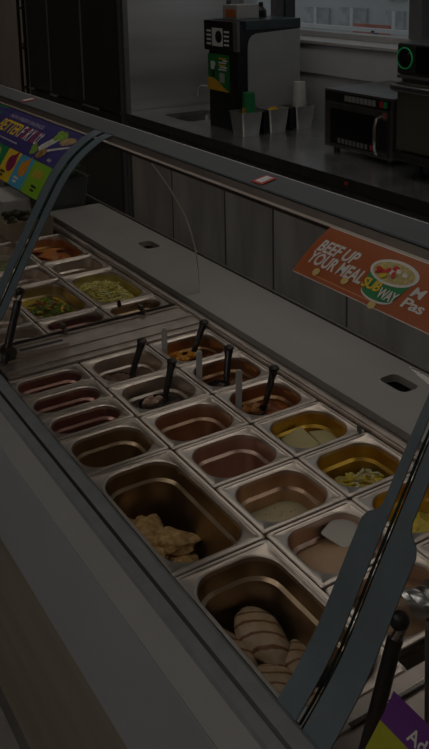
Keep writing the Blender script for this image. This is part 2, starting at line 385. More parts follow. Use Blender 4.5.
# boxes on the machine
t = thing('label_box', 'small white box with an orange label on top of the drink machine', 'box', (2.60, 3.97, 1.472))
obj('carton', bx(2.54, 2.68, 3.91, 4.05, 1.472, 1.545, .003), P('carton_grey', (.38,.38,.375), .6, var=.05, scale=20), t)
obj('label', bx(2.538, 2.54, 3.925, 4.02, 1.482, 1.522), P('carton_label', (.50,.13,.04), .5, var=.08, scale=30), t)
b = lathe(B(), (2.755, 4.0, 1.472), [(.028,0),(.03,.004),(.03,.035),(.018,.05),(.013,.056),(.013,.075),(.009,.08)], 16)
tag(obj('bottle', b, BLACK, None, True), 'small black bottle on top of the drink machine beside the orange labelled box', 'bottle')

# bins and cups
binlabs = ['stainless bin with green paper cups, nearest the drink machine front', 'middle stainless bin holding a yellow packet', 'stainless bin holding the white cup stack, nearest the window']
for k, (x0, x1) in enumerate(((2.385,2.515),(2.553,2.680),(2.724,2.850))):
    t = thing('steel_bin', binlabs[k], 'bin', ((x0+x1)/2, 3.70, .9), 'stainless bins beside the drink machine')
    bm = B(); cx, cy, hx, hy = (x0+x1)/2, 3.70, (x1-x0)/2, .062
    L = [rrect(cx,cy,hx-.014,hy-.012,.012,.9,4), rrect(cx,cy,hx,hy,.012,1.02,4), rrect(cx,cy,hx+.006,hy+.006,.012,1.022,4), rrect(cx,cy,hx-.003,hy-.003,.012,1.021,4), rrect(cx,cy,hx-.017,hy-.015,.012,.904,4)]
    loft(bm, L, capa=True, capb=True)
    obj('tub', bm, P('bin_steel', (.66,.66,.65), .42, 1.0, var=.12, scale=10, rvar=.08), t, True)
    if k < 2: obj('gap_block', bx(x1+.008, [2.545,2.716][k], 3.645, 3.735, .9, 1.018, .004), BLACK, t)  # black block filling the gap between neighbouring bins
gc = P('cup_green', (.015,.20,.06), .5, var=.05, scale=30); gy = P('cup_yellow', (.62,.36,.02), .5, var=.05, scale=30)
for k in range(4):
    z = .9045+.017*k
    t = thing('paper_cup', ['green paper cup, lowest of the nested stack in the steel bin','green paper cup, second from bottom of the nested stack','green paper cup, third from bottom of the nested stack','green paper cup with yellow patch, topmost of the upturned nested stack'][k], 'cup', (2.468, 3.70, z), 'green paper cups')
    obj('wall', lathe(B(), (2.468, 3.70, z), [(.040,.0),(.041,.004),(.0395,.008),(.030,.155),(.030,.16)]), gc, t, True)
    obj('rim', lathe(B(), (2.468, 3.70, z), [(.0405,-.002),(.0425,.001),(.0415,.006),(.0395,.006)]), P('cup_rim', (.36,.5,.40), .5, var=.04, scale=30), t, True)
    if k == 3:
        pt = B()
        for i in range(5):
            for j in range(2): pass
        ring = [[pt.verts.new((2.468+(.0405-.0000625*h*1000)*math.cos(a), 3.70+(.0405-.0000625*h*1000)*math.sin(a), z+h)) for a in [math.radians(165+8*i) for i in range(6)]] for h in (.04,.065,.085)]
        for a, b in zip(ring[:-1], ring[1:]):
            for i in range(5): pt.faces.new((a[i], a[i+1], b[i+1], b[i]))
        obj('patch', pt, gy, t)
for k in range(5):
    z = .9045+.026*k
    o = obj('foam_cup', lathe(B(), (2.79, 3.70, z), [(.038,0),(.039,.004),(.0385,.012),(.030,.13),(.029,.135)]), P('foam_white', (.60,.60,.585), .55, var=.03, scale=30), None, True)
    tag(o, ['white upturned cup, lowest in the stack beside the window','white upturned cup, second from bottom of the window stack','white upturned cup in the middle of the window stack','white upturned cup, second from top of the window stack','white upturned cup, topmost of the window stack'][k], 'cup', 'white upturned cups')
tag(obj('snack_packet', blob(B(), (2.60, 3.675, 1.0), (.045,.03,.028), 3, .15, 4), gy, None, True), 'yellow packet lying in the middle stainless bin', 'packet')

# ------------------------------------------------------------------ microwave
MX = 2.535
t = thing('microwave', 'commercial steel microwave with dark window and keypad on the back counter', 'microwave', (2.73, 2.94, .9))
mst = P('microwave_steel', (.20,.20,.195), .38, .8, var=.1, scale=25)
obj('body', bx(MX+.03, 2.94, 2.715, 3.17, .922, 1.19, .005), mst, t)
fr = B(); box(fr, MX, MX+.03, 2.715, 3.17, .922, 1.19, .003)
obj('front_frame', fr, mst, t)
cp = obj('control_strip', bx(MX-.004, MX, 2.73, 3.16, 1.138, 1.18, .001), BLACK, t)
kp = P('key_grey', (.30,.30,.29), .5, var=.05, scale=50); kr = P('key_red', (.50,.02,.03), .5, var=.05, emit=(.5,.02,.03), estr=.05); kg = P('key_green', (.01,.30,.10), .5, var=.05, emit=(.01,.3,.1), estr=.05)
for k in range(8):
    y = 3.012-.0262*k
    obj('key', bx(MX-.0055, MX-.004, y-.0105, y+.0105, 1.146, 1.172), kp, cp)
obj('red_key', bx(MX-.0055, MX-.004, 2.772, 2.792, 1.146, 1.172), kr, cp); obj('green_key', bx(MX-.0055, MX-.004, 2.747, 2.767, 1.146, 1.172), kg, cp)
dr = obj('door', bx(MX-.008, MX, 2.735, 3.15, .932, 1.132, .003), P('microwave_door', (.15,.15,.145), .35, .8, var=.1, scale=25), t)
wn = obj('window', bx(MX-.010, MX-.008, 2.80, 3.115, .945, 1.105), BLACKG, dr)
for k in range(8):
    y = 3.052-.026*k
    obj('key_row', bx(MX-.0112, MX-.010, y-.0095, y+.0095, .951, .974), P('key_dim', (.17,.17,.165), .5, var=.05, scale=50), wn)
obj('key_row', bx(MX-.0112, MX-.010, 2.828, 2.845, .951, .974), kr, wn); obj('key_row', bx(MX-.0112, MX-.010, 2.809, 2.824, .951, .974), kg, wn)
hd = B(); tube(hd, [(MX-.008,2.775,1.105),(MX-.036,2.775,1.10),(MX-.045,2.775,1.07),(MX-.045,2.775,.98),(MX-.036,2.775,.955),(MX-.008,2.775,.95)], .0105)
obj('handle', hd, P('handle_steel', (.45,.45,.45), .3, 1.0, var=.05), dr, True)
obj('handle_shade', bx(MX-.010, MX-.008, 2.742, 2.79, .955, 1.095, .0005), BLACK, dr)  # black plate painting the shade behind the handle
obj('badge', bx(MX-.0092, MX-.008, 2.745, 2.765, 1.105, 1.127), P('badge_red', (.42,.10,.07), .5, var=.1, scale=80), dr)
obj('name_plate', bx(MX-.0015, MX, 2.92, 2.985, .924, .931), kp, t)
for x in (2.57, 2.89):
    for y in (2.76, 3.12): obj('foot', lathe(B(), (x, y, .9), [(.014,0),(.016,.006),(.016,.024)]), BLACK, t, True)
vt = B()
for k in range(7): box(vt, 2.60+.04*k, 2.62+.04*k, 2.711, 2.715, .97, 1.13)
obj('vent', vt, BLACK, t)

# ------------------------------------------------------------------ speed oven
OX = 2.45
t = thing('speed_oven', 'large dark oven with a glowing green ring dial at right', 'oven', (2.75, 2.2, .9))
ovs = P('oven_olive_steel', (.17,.175,.14), .42, .6, var=.12, scale=5, stretch=(1,1,.3))
obj('body', bx(OX+.02, 3.0, 1.80, 2.60, .975, 1.30, .006), ovs, t)
obj('door', bx(OX-.005, OX+.02, 1.82, 2.598, 1.01, 1.285, .006), ovs, t)
hb = B(); tube(hb, [(OX-.005,2.56,1.275),(OX-.06,2.565,1.272),(OX-.07,2.54,1.272),(OX-.07,1.9,1.272),(OX-.06,1.87,1.272),(OX-.005,1.87,1.272)], .014)
obj('handle', hb, P('oven_handle', (.22,.22,.21), .3, .9, var=.06, scale=20), t, True)
hp = obj('head', bx(OX-.004, 3.0, 1.80, 2.605, 1.315, 1.44, .012), P('oven_head', (.03,.03,.03), .4, var=.15, scale=20), t)
obj('trim_line', bx(OX-.006, OX+.05, 1.80, 2.60, 1.30, 1.314, .002), GREY, t)
obj('screen', bx(OX-.006, OX-.004, 1.9, 2.497, 1.325, 1.43), P('oven_screen', (.004,.006,.009), .1, var=.2), hp)
rg = B()
N = 32; R0, r0 = .041, .0028
vs = [[rg.verts.new((OX-.008+r0*math.cos(b), 2.556+(R0+r0*math.sin(b))*math.cos(a), 1.381+(R0+r0*math.sin(b))*math.sin(a))) for b in [2*math.pi*j/8 for j in range(8)]] for a in [2*math.pi*i/N for i in range(N)]]
for i in range(N):
    for j in range(8): rg.faces.new((vs[i][j], vs[(i+1)%N][j], vs[(i+1)%N][(j+1)%8], vs[i][(j+1)%8]))
obj('green_ring', rg, P('ring_glow', (.02,.4,.12), .4, var=.03, emit=(.03,.75,.22), estr=.42), hp, True)
obj('dial', lathe(B(), (OX-.004, 2.556, 1.381), [(.037,0),(.037,-.006),(.024,-.012),(.010,-.014)], axis='x'), BLACKG, hp, True)
obj('lower_lip', bx(OX-.02, OX+.02, 1.80, 2.598, .968, 1.0, .005), P('oven_lip', (.15,.15,.14), .3, .9, var=.08, scale=20), t)
for x in (2.48, 2.95):
    for y in (1.88, 2.50):
        obj('foot', lathe(B(), (x, y, .9), [(.028,0),(.03,.008),(.016,.02),(.014,.07),(.02,.075)]), BLACK, t, True)

# ------------------------------------------------------------------ serving counter
H = .87
t = thing('serving_counter', 'long refrigerated sandwich counter with dark front rail and grey front', 'counter', (.9, 1.7, 0))
Y0, Y1 = -.6, 4.3
CARC = P('well_dark', (.05,.045,.042), .5, .3, var=.2, scale=10)
obj('well_floor', bx(.50, 1.10, Y0, Y1, .60, .64), CARC, t)
obj('carcass', bx(.45, 1.30, Y0, Y1, .12, .60), P('carcass_grey', (.14,.14,.14), .5, var=.05), t)
obj('well_wall', bx(.49, .524, Y0, Y1, .60, .855), CARC, t)
obj('well_wall', bx(1.056, 1.10, Y0, Y1, .60, .868), CARC, t)
obj('worktop_base', bx(1.10, 1.295, Y0, Y1, .60, .866), BLACK, t)
# pan side ledge strips
ld = B(); box(ld, 1.052, 1.08, Y0, Y1, .862, .876, .002); box(ld, 1.056, 1.0625, Y0, Y1, .876, .879)
obj('ledge_strip', ld, RIMST, t)
# dark front rail (rounded bar) profile extruded along y
def extr(prof, y0, y1, mi=0):
    bm = B()
    a = [bm.verts.new((x, y0, z)) for x, z in prof]; b = [bm.verts.new((x, y1, z)) for x, z in prof]
    n = len(prof)
    for k in range(n): bm.faces.new((a[k], a[(k+1)%n], b[(k+1)%n], b[k]))
    bm.faces.new(a[::-1]); bm.faces.new(b)
    bmesh.ops.recalc_face_normals(bm, faces=bm.faces)
    return bm
FR = P('front_rail_dark', (.19,.20,.215), .35, var=.08, scale=30)
obj('front_rail', extr([(.472,.87),(.472,.884),(.476,.888),(.493,.890),(.497,.893),(.517,.8935),(.5225,.890),(.525,.872),(.525,.82),(.49,.82)], Y0, Y1), FR, t)
obj('rail_groove', extr([(.4915,.8897),(.4945,.8915),(.4962,.8928),(.4932,.8910)], Y0, Y1), BLACK, t)
obj('nosing', extr([(.438,.868),(.472,.884),(.472,.80),(.438,.80)], Y0, Y1), P('nosing_grey', (.28,.28,.278), .5, var=.03, scale=8), t)
obj('front_panel', bx(.438, .49, Y0, Y1, .645, .80, .0), P('front_panel_grey', (.43,.475,.53), .5, var=.03, scale=4), t)
fp2 = bx(.4375, .439, Y0, Y1, .645, .866)
obj('front_skin', fp2, P('front_panel_grey', (.43,.475,.53)), t)
obj('lower_panel', bx(.44, .45, Y0, Y1, .22, .645), P('lower_panel_brown', (.29,.265,.21), .55, var=.12, scale=4, stretch=(1,.3,4)), t)
obj('kick_plate', bx(.50, .52, Y0, Y1, 0, .22), BLACK, t)
obj('plinth', bx(.53, 1.25, Y0, Y1, 0, .12), BLACK, t)

# cutting boards
def board(y0, y1, slots):
    outs = [rrect(1.1825, (y0+y1)/2, .1025, (y1-y0)/2, .008, 0, 4)]
    for yc in slots: outs.append(rrect(1.206, yc, .0245, .038, .014, 0, 5))
    bm = plate(outs, .876, .893)
    es = [e for e in bm.edges if e.is_boundary]
    return bm
bd = board(.2, 2.94, (1.257, 2.388))
tag(obj('cutting_board', bd, BOARD), 'long white cutting board with two hand slots along the sandwich counter', 'cutting board')
sb = B()
for yc in (1.257, 2.388): pass
# back lip behind the board
obj('back_lip', bx(1.287, 1.295, Y0, Y1, .866, .898, .002), P('lip_brown', (.16,.145,.13), .4, .6, var=.1, scale=20), bpy.data.objects['serving_counter'])

# ------------------------------------------------------------------ pans
TINT = {'': None, 'amber': (.74,.46,.08), 'copper': (.66,.45,.32), 'brown': (.48,.36,.235), 'red': (.40,.23,.19), 'rust': (.58,.36,.20), 'orange': (.64,.36,.16), 'lemon': (.72,.63,.34), 'herb': (.62,.50,.32), 'pink': (.72,.53,.44)}  # food reflections in the steel, painted as tints on pan interiors
def pan_mesh(wx, wy, depth, mx, my, rad, rib=.034):
    """local, origin at rim plane centre; outer size wx*wy, opening inset mx,my"""
    bm = B(); hx, hy = wx/2-.0012, wy/2-.0012; ox, oy = hx-mx, hy-my; n = 8
    def rr(a, b, r, z): return rrect(0, 0, a, b, r, z, n)
    L = [rr(hx,hy,.006,-.009), rr(hx,hy,.006,-.0015), rr(hx-.0015,hy-.0015,.006,0), rr(hx-.0065,hy-.0065,.008,0), rr(hx-.0078,hy-.0078,.008,-.0014), rr(ox+.004,oy+.004,rad+.004,-.0014),
         rr(ox,oy,rad,-.004), rr(ox-.0012,oy-.0012,rad,-.010), rr(ox-.003,oy-.003,rad,-rib), rr(ox-.0085,oy-.0085,rad-.004,-rib-.004), rr(ox-.0095,oy-.0095,rad-.004,-rib-.012),
         rr(ox-.016,oy-.016,rad-.006,-depth+.018), rr(ox-.020,oy-.020,rad-.008,-depth+.006), rr(ox-.032,oy-.032,max(.006,rad-.016),-depth)]
    if oy-.032 < .006 or ox-.032 < .006:
        q = min(ox, oy)-.006; L[-1] = rr(ox-min(.030,q), oy-min(.030,q), .004, -depth)
    loft(bm, L[:8]); n0 = len(bm.faces); loft(bm, L[7:], capb=True, mi=1)
    bmesh.ops.remove_doubles(bm, verts=bm.verts, dist=1e-6)
    bmesh.ops.recalc_face_normals(bm, faces=bm.faces)
    # outside skin stays open like pressed sheet; flip so inside shows outward
    return bm
PM = {}
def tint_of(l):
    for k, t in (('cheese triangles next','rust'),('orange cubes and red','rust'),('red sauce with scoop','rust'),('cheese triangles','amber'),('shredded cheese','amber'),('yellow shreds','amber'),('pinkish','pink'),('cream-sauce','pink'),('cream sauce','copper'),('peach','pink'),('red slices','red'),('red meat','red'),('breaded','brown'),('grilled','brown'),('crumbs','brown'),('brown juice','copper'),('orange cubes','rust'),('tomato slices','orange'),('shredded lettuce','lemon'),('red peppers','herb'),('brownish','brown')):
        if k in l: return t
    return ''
def pan(kind, x0, x1, y0, y1, label):
    tn = tint_of(label)
    key = (kind, tn, round(x1-x0, 4), round(y1-y0, 4))
    if key not in PM:
        wx, wy = x1-x0, y1-y0
        k = {'sixth': (.12,.015,.0135,.040,.032), 'ninth': (.10,.014,.013,.036,.026), 'third': (.145,.015,.016,.046,.034), 'quarter': (.11,.015,.015,.044,.032)}[kind]
        PM[key] = _mesh('food_pan', pan_mesh(wx, wy, *k), [STEEL, STEEL if not tn else P('pan_reflect_'+tn, TINT[tn], .34, 1.0, var=.14, scale=16, rvar=.07, stretch=(1,1,.2))], True)
    o = bpy.data.objects.new('food_pan', PM[key]); COL.objects.link(o)
    o.location = ((x0+x1)/2, (y0+y1)/2, H); ROOT[o.name] = o.location.copy()
    return tag(o, label, 'food pan', {'sixth':'square steel food pans','ninth':'narrow steel food pans','third':'long steel food pans','quarter':'deep steel food pans'}[kind])
XA, XB, XC, XD = .5285, .704, .880, .050+1.0
R_ = [1.773, 1.623, 1.473, 1.326, 1.179, 1.029, .880, .731]
SL = [
 ['square steel pan with black scoop and chopped meat beside the clear divider', 'square steel pan with black ladle holding pink chunks', 'square steel pan, nearly empty with brown juice, in front of the pink-chunk pan', 'square empty steel pan with pinkish sides between brown-juice pan and cream-sauce pan', 'square steel pan of speckled cream sauce', 'square steel pan of peach slices with a white sheet', 'square steel pan of peach slices with a shiny ladle, right of the glass seam'],
 ['square steel pan of orange cubes in the corner by divider and cutting board', 'square steel pan of rust sauce with scoop, between orange cubes and red sauce pan', 'square steel pan of red sauce with scoop next to the pale cheese pan', 'square steel pan of pale cheese triangles', 'square steel pan of yellow shredded cheese with a flat steel spreader', 'square steel pan of yellow shreds half hidden by the grey glass band', 'square steel pan of white shreds right of the grey glass bands']]
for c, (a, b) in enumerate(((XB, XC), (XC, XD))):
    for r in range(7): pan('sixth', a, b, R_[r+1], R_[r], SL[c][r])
# front column
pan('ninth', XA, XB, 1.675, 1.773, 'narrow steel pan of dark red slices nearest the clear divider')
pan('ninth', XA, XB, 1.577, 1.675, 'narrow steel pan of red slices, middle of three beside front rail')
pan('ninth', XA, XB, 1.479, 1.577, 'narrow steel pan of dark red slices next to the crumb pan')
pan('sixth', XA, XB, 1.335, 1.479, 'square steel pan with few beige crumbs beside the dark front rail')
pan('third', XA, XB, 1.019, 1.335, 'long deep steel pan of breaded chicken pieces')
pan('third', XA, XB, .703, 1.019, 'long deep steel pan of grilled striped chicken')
# far module
F = [1.953, 2.052, 2.322, 2.470, 2.742, 2.99]
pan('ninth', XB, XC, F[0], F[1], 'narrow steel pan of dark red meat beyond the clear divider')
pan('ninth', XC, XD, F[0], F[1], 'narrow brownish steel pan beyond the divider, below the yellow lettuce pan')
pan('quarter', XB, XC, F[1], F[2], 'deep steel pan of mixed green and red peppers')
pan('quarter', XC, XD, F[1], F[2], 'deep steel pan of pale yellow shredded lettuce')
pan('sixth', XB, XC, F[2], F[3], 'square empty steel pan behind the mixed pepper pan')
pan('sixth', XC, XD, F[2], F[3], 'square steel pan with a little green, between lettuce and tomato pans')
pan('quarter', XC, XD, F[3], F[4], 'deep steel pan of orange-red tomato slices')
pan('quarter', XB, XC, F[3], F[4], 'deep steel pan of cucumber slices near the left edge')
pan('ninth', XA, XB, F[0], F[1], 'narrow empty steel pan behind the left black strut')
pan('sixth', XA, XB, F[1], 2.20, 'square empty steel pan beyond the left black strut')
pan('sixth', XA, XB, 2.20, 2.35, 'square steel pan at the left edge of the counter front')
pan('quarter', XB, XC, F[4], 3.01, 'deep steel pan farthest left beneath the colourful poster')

# bars between the pan columns and cross bars
t = bpy.data.objects['serving_counter']
for x in (XB, XC):
    obj('pan_bar', bx(x-.006, x+.006, Y0, Y1, .845, .859, .002), RIMST, t)
# under-pan cross plates at both module joints
def bridge(y0, y1):
    bm = B(); box(bm, .540, 1.052, y0, y1, .866, .874, .002)
    box(bm, .545, 1.05, y0+.022, y0+.028, .874, .8775); box(bm, .545, 1.05, y1-.030, y1-.024, .874, .8775); box(bm, .545, 1.05, (y0+y1)/2-.012, (y0+y1)/2+.004, .874, .877)
    return bm
obj('bridge_plate', bridge(1.776, 1.950), RIMST, t)
obj('bridge_plate', bridge(.505, .700), RIMST, t)

# near module pans past the second joint (partly in view at lower right)
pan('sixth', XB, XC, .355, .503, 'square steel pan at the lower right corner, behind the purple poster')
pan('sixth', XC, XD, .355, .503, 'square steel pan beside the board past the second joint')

# ------------------------------------------------------------------ food
def level_fill(x0, x1, y0, y1, mx, my, rad, level, amp=.003, seed=1, inset=None, mound=0.0, freq=40):
    """a surface of food lying in a pan: rings towards the middle, uneven top, closed below"""
    cx, cy = (x0+x1)/2, (y0+y1)/2
    ins = inset if inset is not None else (.0032 if level > -.033 else .0088+.116*max(0, -level-.045))
    hx, hy = (x1-x0)/2-mx-ins, (y1-y0)/2-my-ins
    bm = B(); loops = []
    K = 9
    loops.append(rrect(cx, cy, hx-.002, hy-.002, rad, H+level-.012, 8))
    for k in range(K):
        s = 1-k/K
        L = rrect(cx, cy, hx*s, hy*s, rad*s, H+level, 8)
        for p in L:
            p.z += amp*2*noise.noise(Vector((p.x*freq, p.y*freq, seed*3.3)))*(0.3 if k == 0 else 1)+mound*(1-s*s)
        loops.append(L)
    vs = loft(bm, loops, capa=True)
    c = bm.verts.new((cx, cy, H+level+mound)); last = vs[-1]; n = len(last)
    for k in range(n): bm.faces.new((last[k], last[(k+1)%n], c))
    bmesh.ops.recalc_face_normals(bm, faces=bm.faces)
    return bm
def fill(name, x0, x1, y0, y1, kind, level, m, label, cat='food', amp=.002, seed=1, mound=0.0, freq=40, **k):
    p = {'sixth': (.0162,.0147,.034), 'ninth': (.0152,.0142,.030), 'third': (.0162,.0172,.040), 'quarter': (.0162,.0162,.038)}[kind]
    return tag(obj(name, level_fill(x0, x1, y0, y1, *p, level, amp, seed, mound=mound, freq=freq, **k), m, None, True), label, cat, kind='stuff')
def shreds(name, cx, cy, hx, hy, z, n, m, label, ln=.03, th=.0022, hgt=.014, seed=3, cat='food', squash=1.0):
    rnd = random.Random(seed); bm = B()
    for i in range(n):
        u, v = rnd.uniform(-1, 1), rnd.uniform(-1, 1)
        if u*u+v*v > 1.25: continue
        c = Vector((cx+u*hx*.92, cy+v*hy*.92, z+hgt*(1-.7*(u*u+v*v)/1.25)*rnd.random()))
        a = rnd.uniform(0, math.pi*2); l = ln*rnd.uniform(.5, 1)
        d = Vector((math.cos(a), math.sin(a), rnd.uniform(-.25, .25)))*l/2
        for q in (-1, 1):
            e = c+d*q
            if abs(e.x-cx) > hx: d.x *= .3
            if abs(e.y-cy) > hy: d.y *= .3
        s0 = len(bm.verts)
        mid = c+Vector((0,0,rnd.uniform(-.003,.005)))
        k0 = len(bm.faces)
        tube(bm, [c-d, mid, c+d], th*rnd.uniform(.7,1.3), 5, flat=squash)
        if isinstance(m, (list, tuple)):
            mi = rnd.randrange(len(m)); bm.faces.ensure_lookup_table()
            for f in bm.faces[k0:]: f.material_index = mi
    return tag(obj(name, bm, m, None, False), label, cat, kind='stuff')

CREAM = P('cream_sauce', (.62,.51,.31), .35, var=.06, scale=25, sub=.1)
BROWNJ = P('brown_juice', (.16,.085,.035), .25, var=.3, scale=12)
DRED = P('dark_red_meat', (.13,.04,.03), .4, var=.3, scale=40)
RUST = P('rust_sauce', (.25,.085,.02), .3, var=.3, scale=30, bump=.4)
ORG = P('orange_cube', (.80,.34,.03), .45, var=.2, scale=40)
YCH = P('pale_cheese', (.66,.56,.27), .45, var=.05, scale=20, sub=.1)
YSH = P('yellow_shred', (.86,.68,.09), .5, var=.15, scale=30)
WSH = P('white_shred', (.72,.66,.42), .5, var=.1, scale=30)
PEACH = P('peach_slice', (.56,.36,.22), .4, var=.06, scale=15, sub=.1)
BREAD = P('breaded_crust', (.44,.25,.08), .75, scale=95, bump=.9, col2=(.74,.50,.23))
GRASS_ = P('green_pepper', (.13,.26,.03), .4, var=.2, scale=40)
REDP = P('red_pepper', (.42,.05,.02), .4, var=.2, scale=40)
YELP = P('yellow_pepper', (.74,.52,.04), .4, var=.2, scale=40)
TOM = P('tomato', (.66,.17,.04), .35, var=.2, scale=30)
TOM2 = P('tomato_orange', (.74,.28,.07), .35, var=.2, scale=30)
LETT = P('pale_lettuce', (.88,.78,.20), .5, var=.15, scale=30)
LETW = P('white_lettuce', (.82,.78,.42), .5, var=.1, scale=30)

# middle column
fill('chopped_meat', XB, XC, R_[1], R_[0], 'sixth', -.036, P('brown_meat', (.15,.085,.055), .6, var=.3, scale=60, bump=.6), 'brown chopped meat under the scoop beside the divider', amp=.006, seed=2, freq=90)
fill('meat_sauce', XB, XC, R_[2], R_[1], 'sixth', -.046, P('dark_meat', (.10,.06,.045), .5, var=.3, scale=60, bump=.6), 'dark meat under the ladle of pink chunks', amp=.006, seed=3, freq=90)
fill('brown_juice', XB, XC, R_[3], R_[2], 'sixth', -.092, BROWNJ, 'thin brown juice in the nearly empty pan', amp=.0004)
fill('cream_sauce', XB, XC, R_[5], R_[4], 'sixth', -.056, CREAM, 'pale cream sauce with brown specks', amp=.0012, mound=.006)
sp_ = B(); rnd = random.Random(4)
for i in range(26):
    a, q = rnd.uniform(0, 6.28), math.sqrt(rnd.random())*.042
    blob(sp_, Vector((.792+q*math.cos(a)*1.15, 1.104+q*math.sin(a)*.8, H-.0505)), (.0018,.0015,.0008), i, .1, 3, 1)
tag(obj('sauce_specks', sp_, P('speck_brown', (.40,.22,.06), .6, var=.2, scale=40)), 'tiny brown specks floating on the cream sauce', 'seasoning', kind='stuff')
# right column
fill('rust_sauce', XC, XD, R_[1], R_[0], 'sixth', -.045, RUST, 'rusty sauce under the orange cubes', amp=.003, seed=5)
rnd = random.Random(9)
for i in range(16):
    c = (.925+rnd.uniform(-.02,.055), 1.735+rnd.uniform(-.030,.018), H-.040+rnd.uniform(0,.010))
    bm = bx(c[0]-.008, c[0]+.008, c[1]-.007, c[1]+.007, c[2]-.007, c[2]+.007, .002)
    bmesh.ops.rotate(bm, verts=bm.verts, cent=c, matrix=Matrix.Rotation(rnd.uniform(0,3), 3, 'Z') @ Matrix.Rotation(rnd.uniform(-.6,.6), 3, 'X'))
    tag(obj('pepper_cube', bm, ORG), 'orange diced cube in the corner pan under the scoop', 'pepper cube', 'orange diced cubes')
fill('rust_sauce', XC, XD, R_[2], R_[1], 'sixth', -.045, P('rust_brown', (.20,.075,.03), .35, var=.3, scale=40, bump=.4), 'brown-red sauce in the pan with middle scoop', amp=.004, seed=6, freq=70)
fill('red_sauce', XC, XD, R_[3], R_[2], 'sixth', -.040, P('red_orange', (.30,.08,.015), .35, var=.3, scale=40, bump=.4), 'orange-red chunky sauce next to the cheese triangles', amp=.005, seed=7, freq=70)
fill('cheese_bits', XC, XD, R_[4], R_[3], 'sixth', -.064, P('cheese_floor', (.55,.33,.05), .4, var=.15, scale=20), 'golden crumbs under the cheese triangles', amp=.002)
def wedge(pts, z0, z1, tilt=(0,0)):
    bm = B(); a = [bm.verts.new((x, y, z0)) for x, y in pts]; b = [bm.verts.new((x, y, z1+tilt[0]*(x-pts[0][0])+tilt[1]*(y-pts[0][1]))) for x, y in pts]
    n = len(pts)
    for k in range(n): bm.faces.new((a[k], a[(k+1)%n], b[(k+1)%n], b[k]))
    bm.faces.new(a[::-1]); bm.faces.new(b); bmesh.ops.recalc_face_normals(bm, faces=bm.faces)
    bmesh.ops.bevel(bm, geom=bm.edges[:], offset=.0015, segments=1, affect='EDGES')
    return bm
for pts, z1, lab in (([(.920,1.225),(.974,1.228),(.982,1.300),(.932,1.300)], -.040, 'larger pale cheese slab on left side of the yellow pan'), ([(1.022,1.220),(1.030,1.272),(1.0,1.298),(.990,1.240)], -.036, 'pale cheese triangle with pointed top in the yellow pan')):
    tag(obj('cheese_slice', wedge(pts, H-.064, H+z1, (.25,.0)), YCH), lab, 'cheese', 'pale cheese pieces')
fill('cheese_floor', XC, XD, R_[5], R_[4], 'sixth', -.062, P('cheese_floor2', (.52,.38,.06), .4, var=.15, scale=20), 'yellow crumbs beneath the shredded cheese', amp=.002)
shreds('shredded_cheese', .972, 1.102, .052, .042, H-.060, 300, [YSH, WSH], 'loose yellow shredded cheese with steel spreader', .026, .0022, .03, 3)
fill('shredded_cheese', XC, XD, R_[6], R_[5], 'sixth', -.055, YSH, 'yellow shredded cheese behind the grey glass band', amp=.004, seed=8, freq=80)
shreds('shredded_onion', .965, .806, .05, .042, H-.055, 320, [WSH, LETW], 'white shreds right of the grey glass bands', .028, .0026, .035, 5)
fill('onion_bed', XC, XD, R_[7], R_[6], 'sixth', -.055, WSH, 'pale packed shreds under the loose white shreds', amp=.003)
# peach slices and white sheets
def slab(cx, cy, z, hx, hy, r, th, rot, tilt, m, label, name='cheese_slice', cat='cheese slice', group=None):
    bm = B(); loft(bm, [rrect(0,0,hx,hy,r,0,6), rrect(0,0,hx,hy,r,th,6)], True, True)
    for v in bm.verts: v.co.z += .004*math.sin(v.co.x*40)*math.cos(v.co.y*30)
    M = Matrix.Translation((cx,cy,z)) @ Matrix.Rotation(rot,4,'Z') @ Matrix.Rotation(tilt[0],4,'X') @ Matrix.Rotation(tilt[1],4,'Y')
    bmesh.ops.transform(bm, matrix=M, verts=bm.verts)
    return tag(obj(name, bm, m, None, True), label, cat, group)
fill('peach_spread', XB, XC, R_[6], R_[5], 'sixth', -.040, PEACH, 'smooth peach coloured spread filling the pan beside grilled chicken', amp=.002, seed=4, mound=.012, freq=20)
slab(.838, .992, H-.020, .034, .024, .004, .002, .35, (.20,-.1), P('sheet_white', (.66,.62,.56), .55, var=.03, scale=20), 'white paper sheet lying on the peach spread by the glass band', 'paper_sheet', 'paper')
fill('peach_spread', XB, XC, R_[7], R_[6], 'sixth', -.030, P('peach_deep', (.52,.31,.17), .4, var=.06, scale=15), 'smooth peach spread beneath the shiny ladle', amp=.002, seed=5, mound=.012, freq=20)
# front column fills
for k, (a, b) in enumerate(((1.675,1.773),(1.577,1.675),(1.479,1.577))):
    fill('red_slices', XA, XB, a, b, 'ninth', -.040, DRED, ['dark red slices nearest the clear divider','red slices in the middle narrow pan','dark red slices in the narrow pan next to the crumb pan'][k], amp=.004, seed=11+k, freq=60)
fill('pan_juice', XA, XB, 1.335, 1.479, 'sixth', -.098, P('dark_juice', (.11,.055,.03), .3, var=.3, scale=15), 'thin dark juice under the beige crumbs', amp=.0005)
shreds('crumbs', .610, 1.385, .045, .022, H-.096, 70, [BREAD, P('crumb_pale', (.55,.44,.30), .6, var=.1, scale=40)], 'few beige crumbs at the front of the square pan', .014, .005, .012, 6)
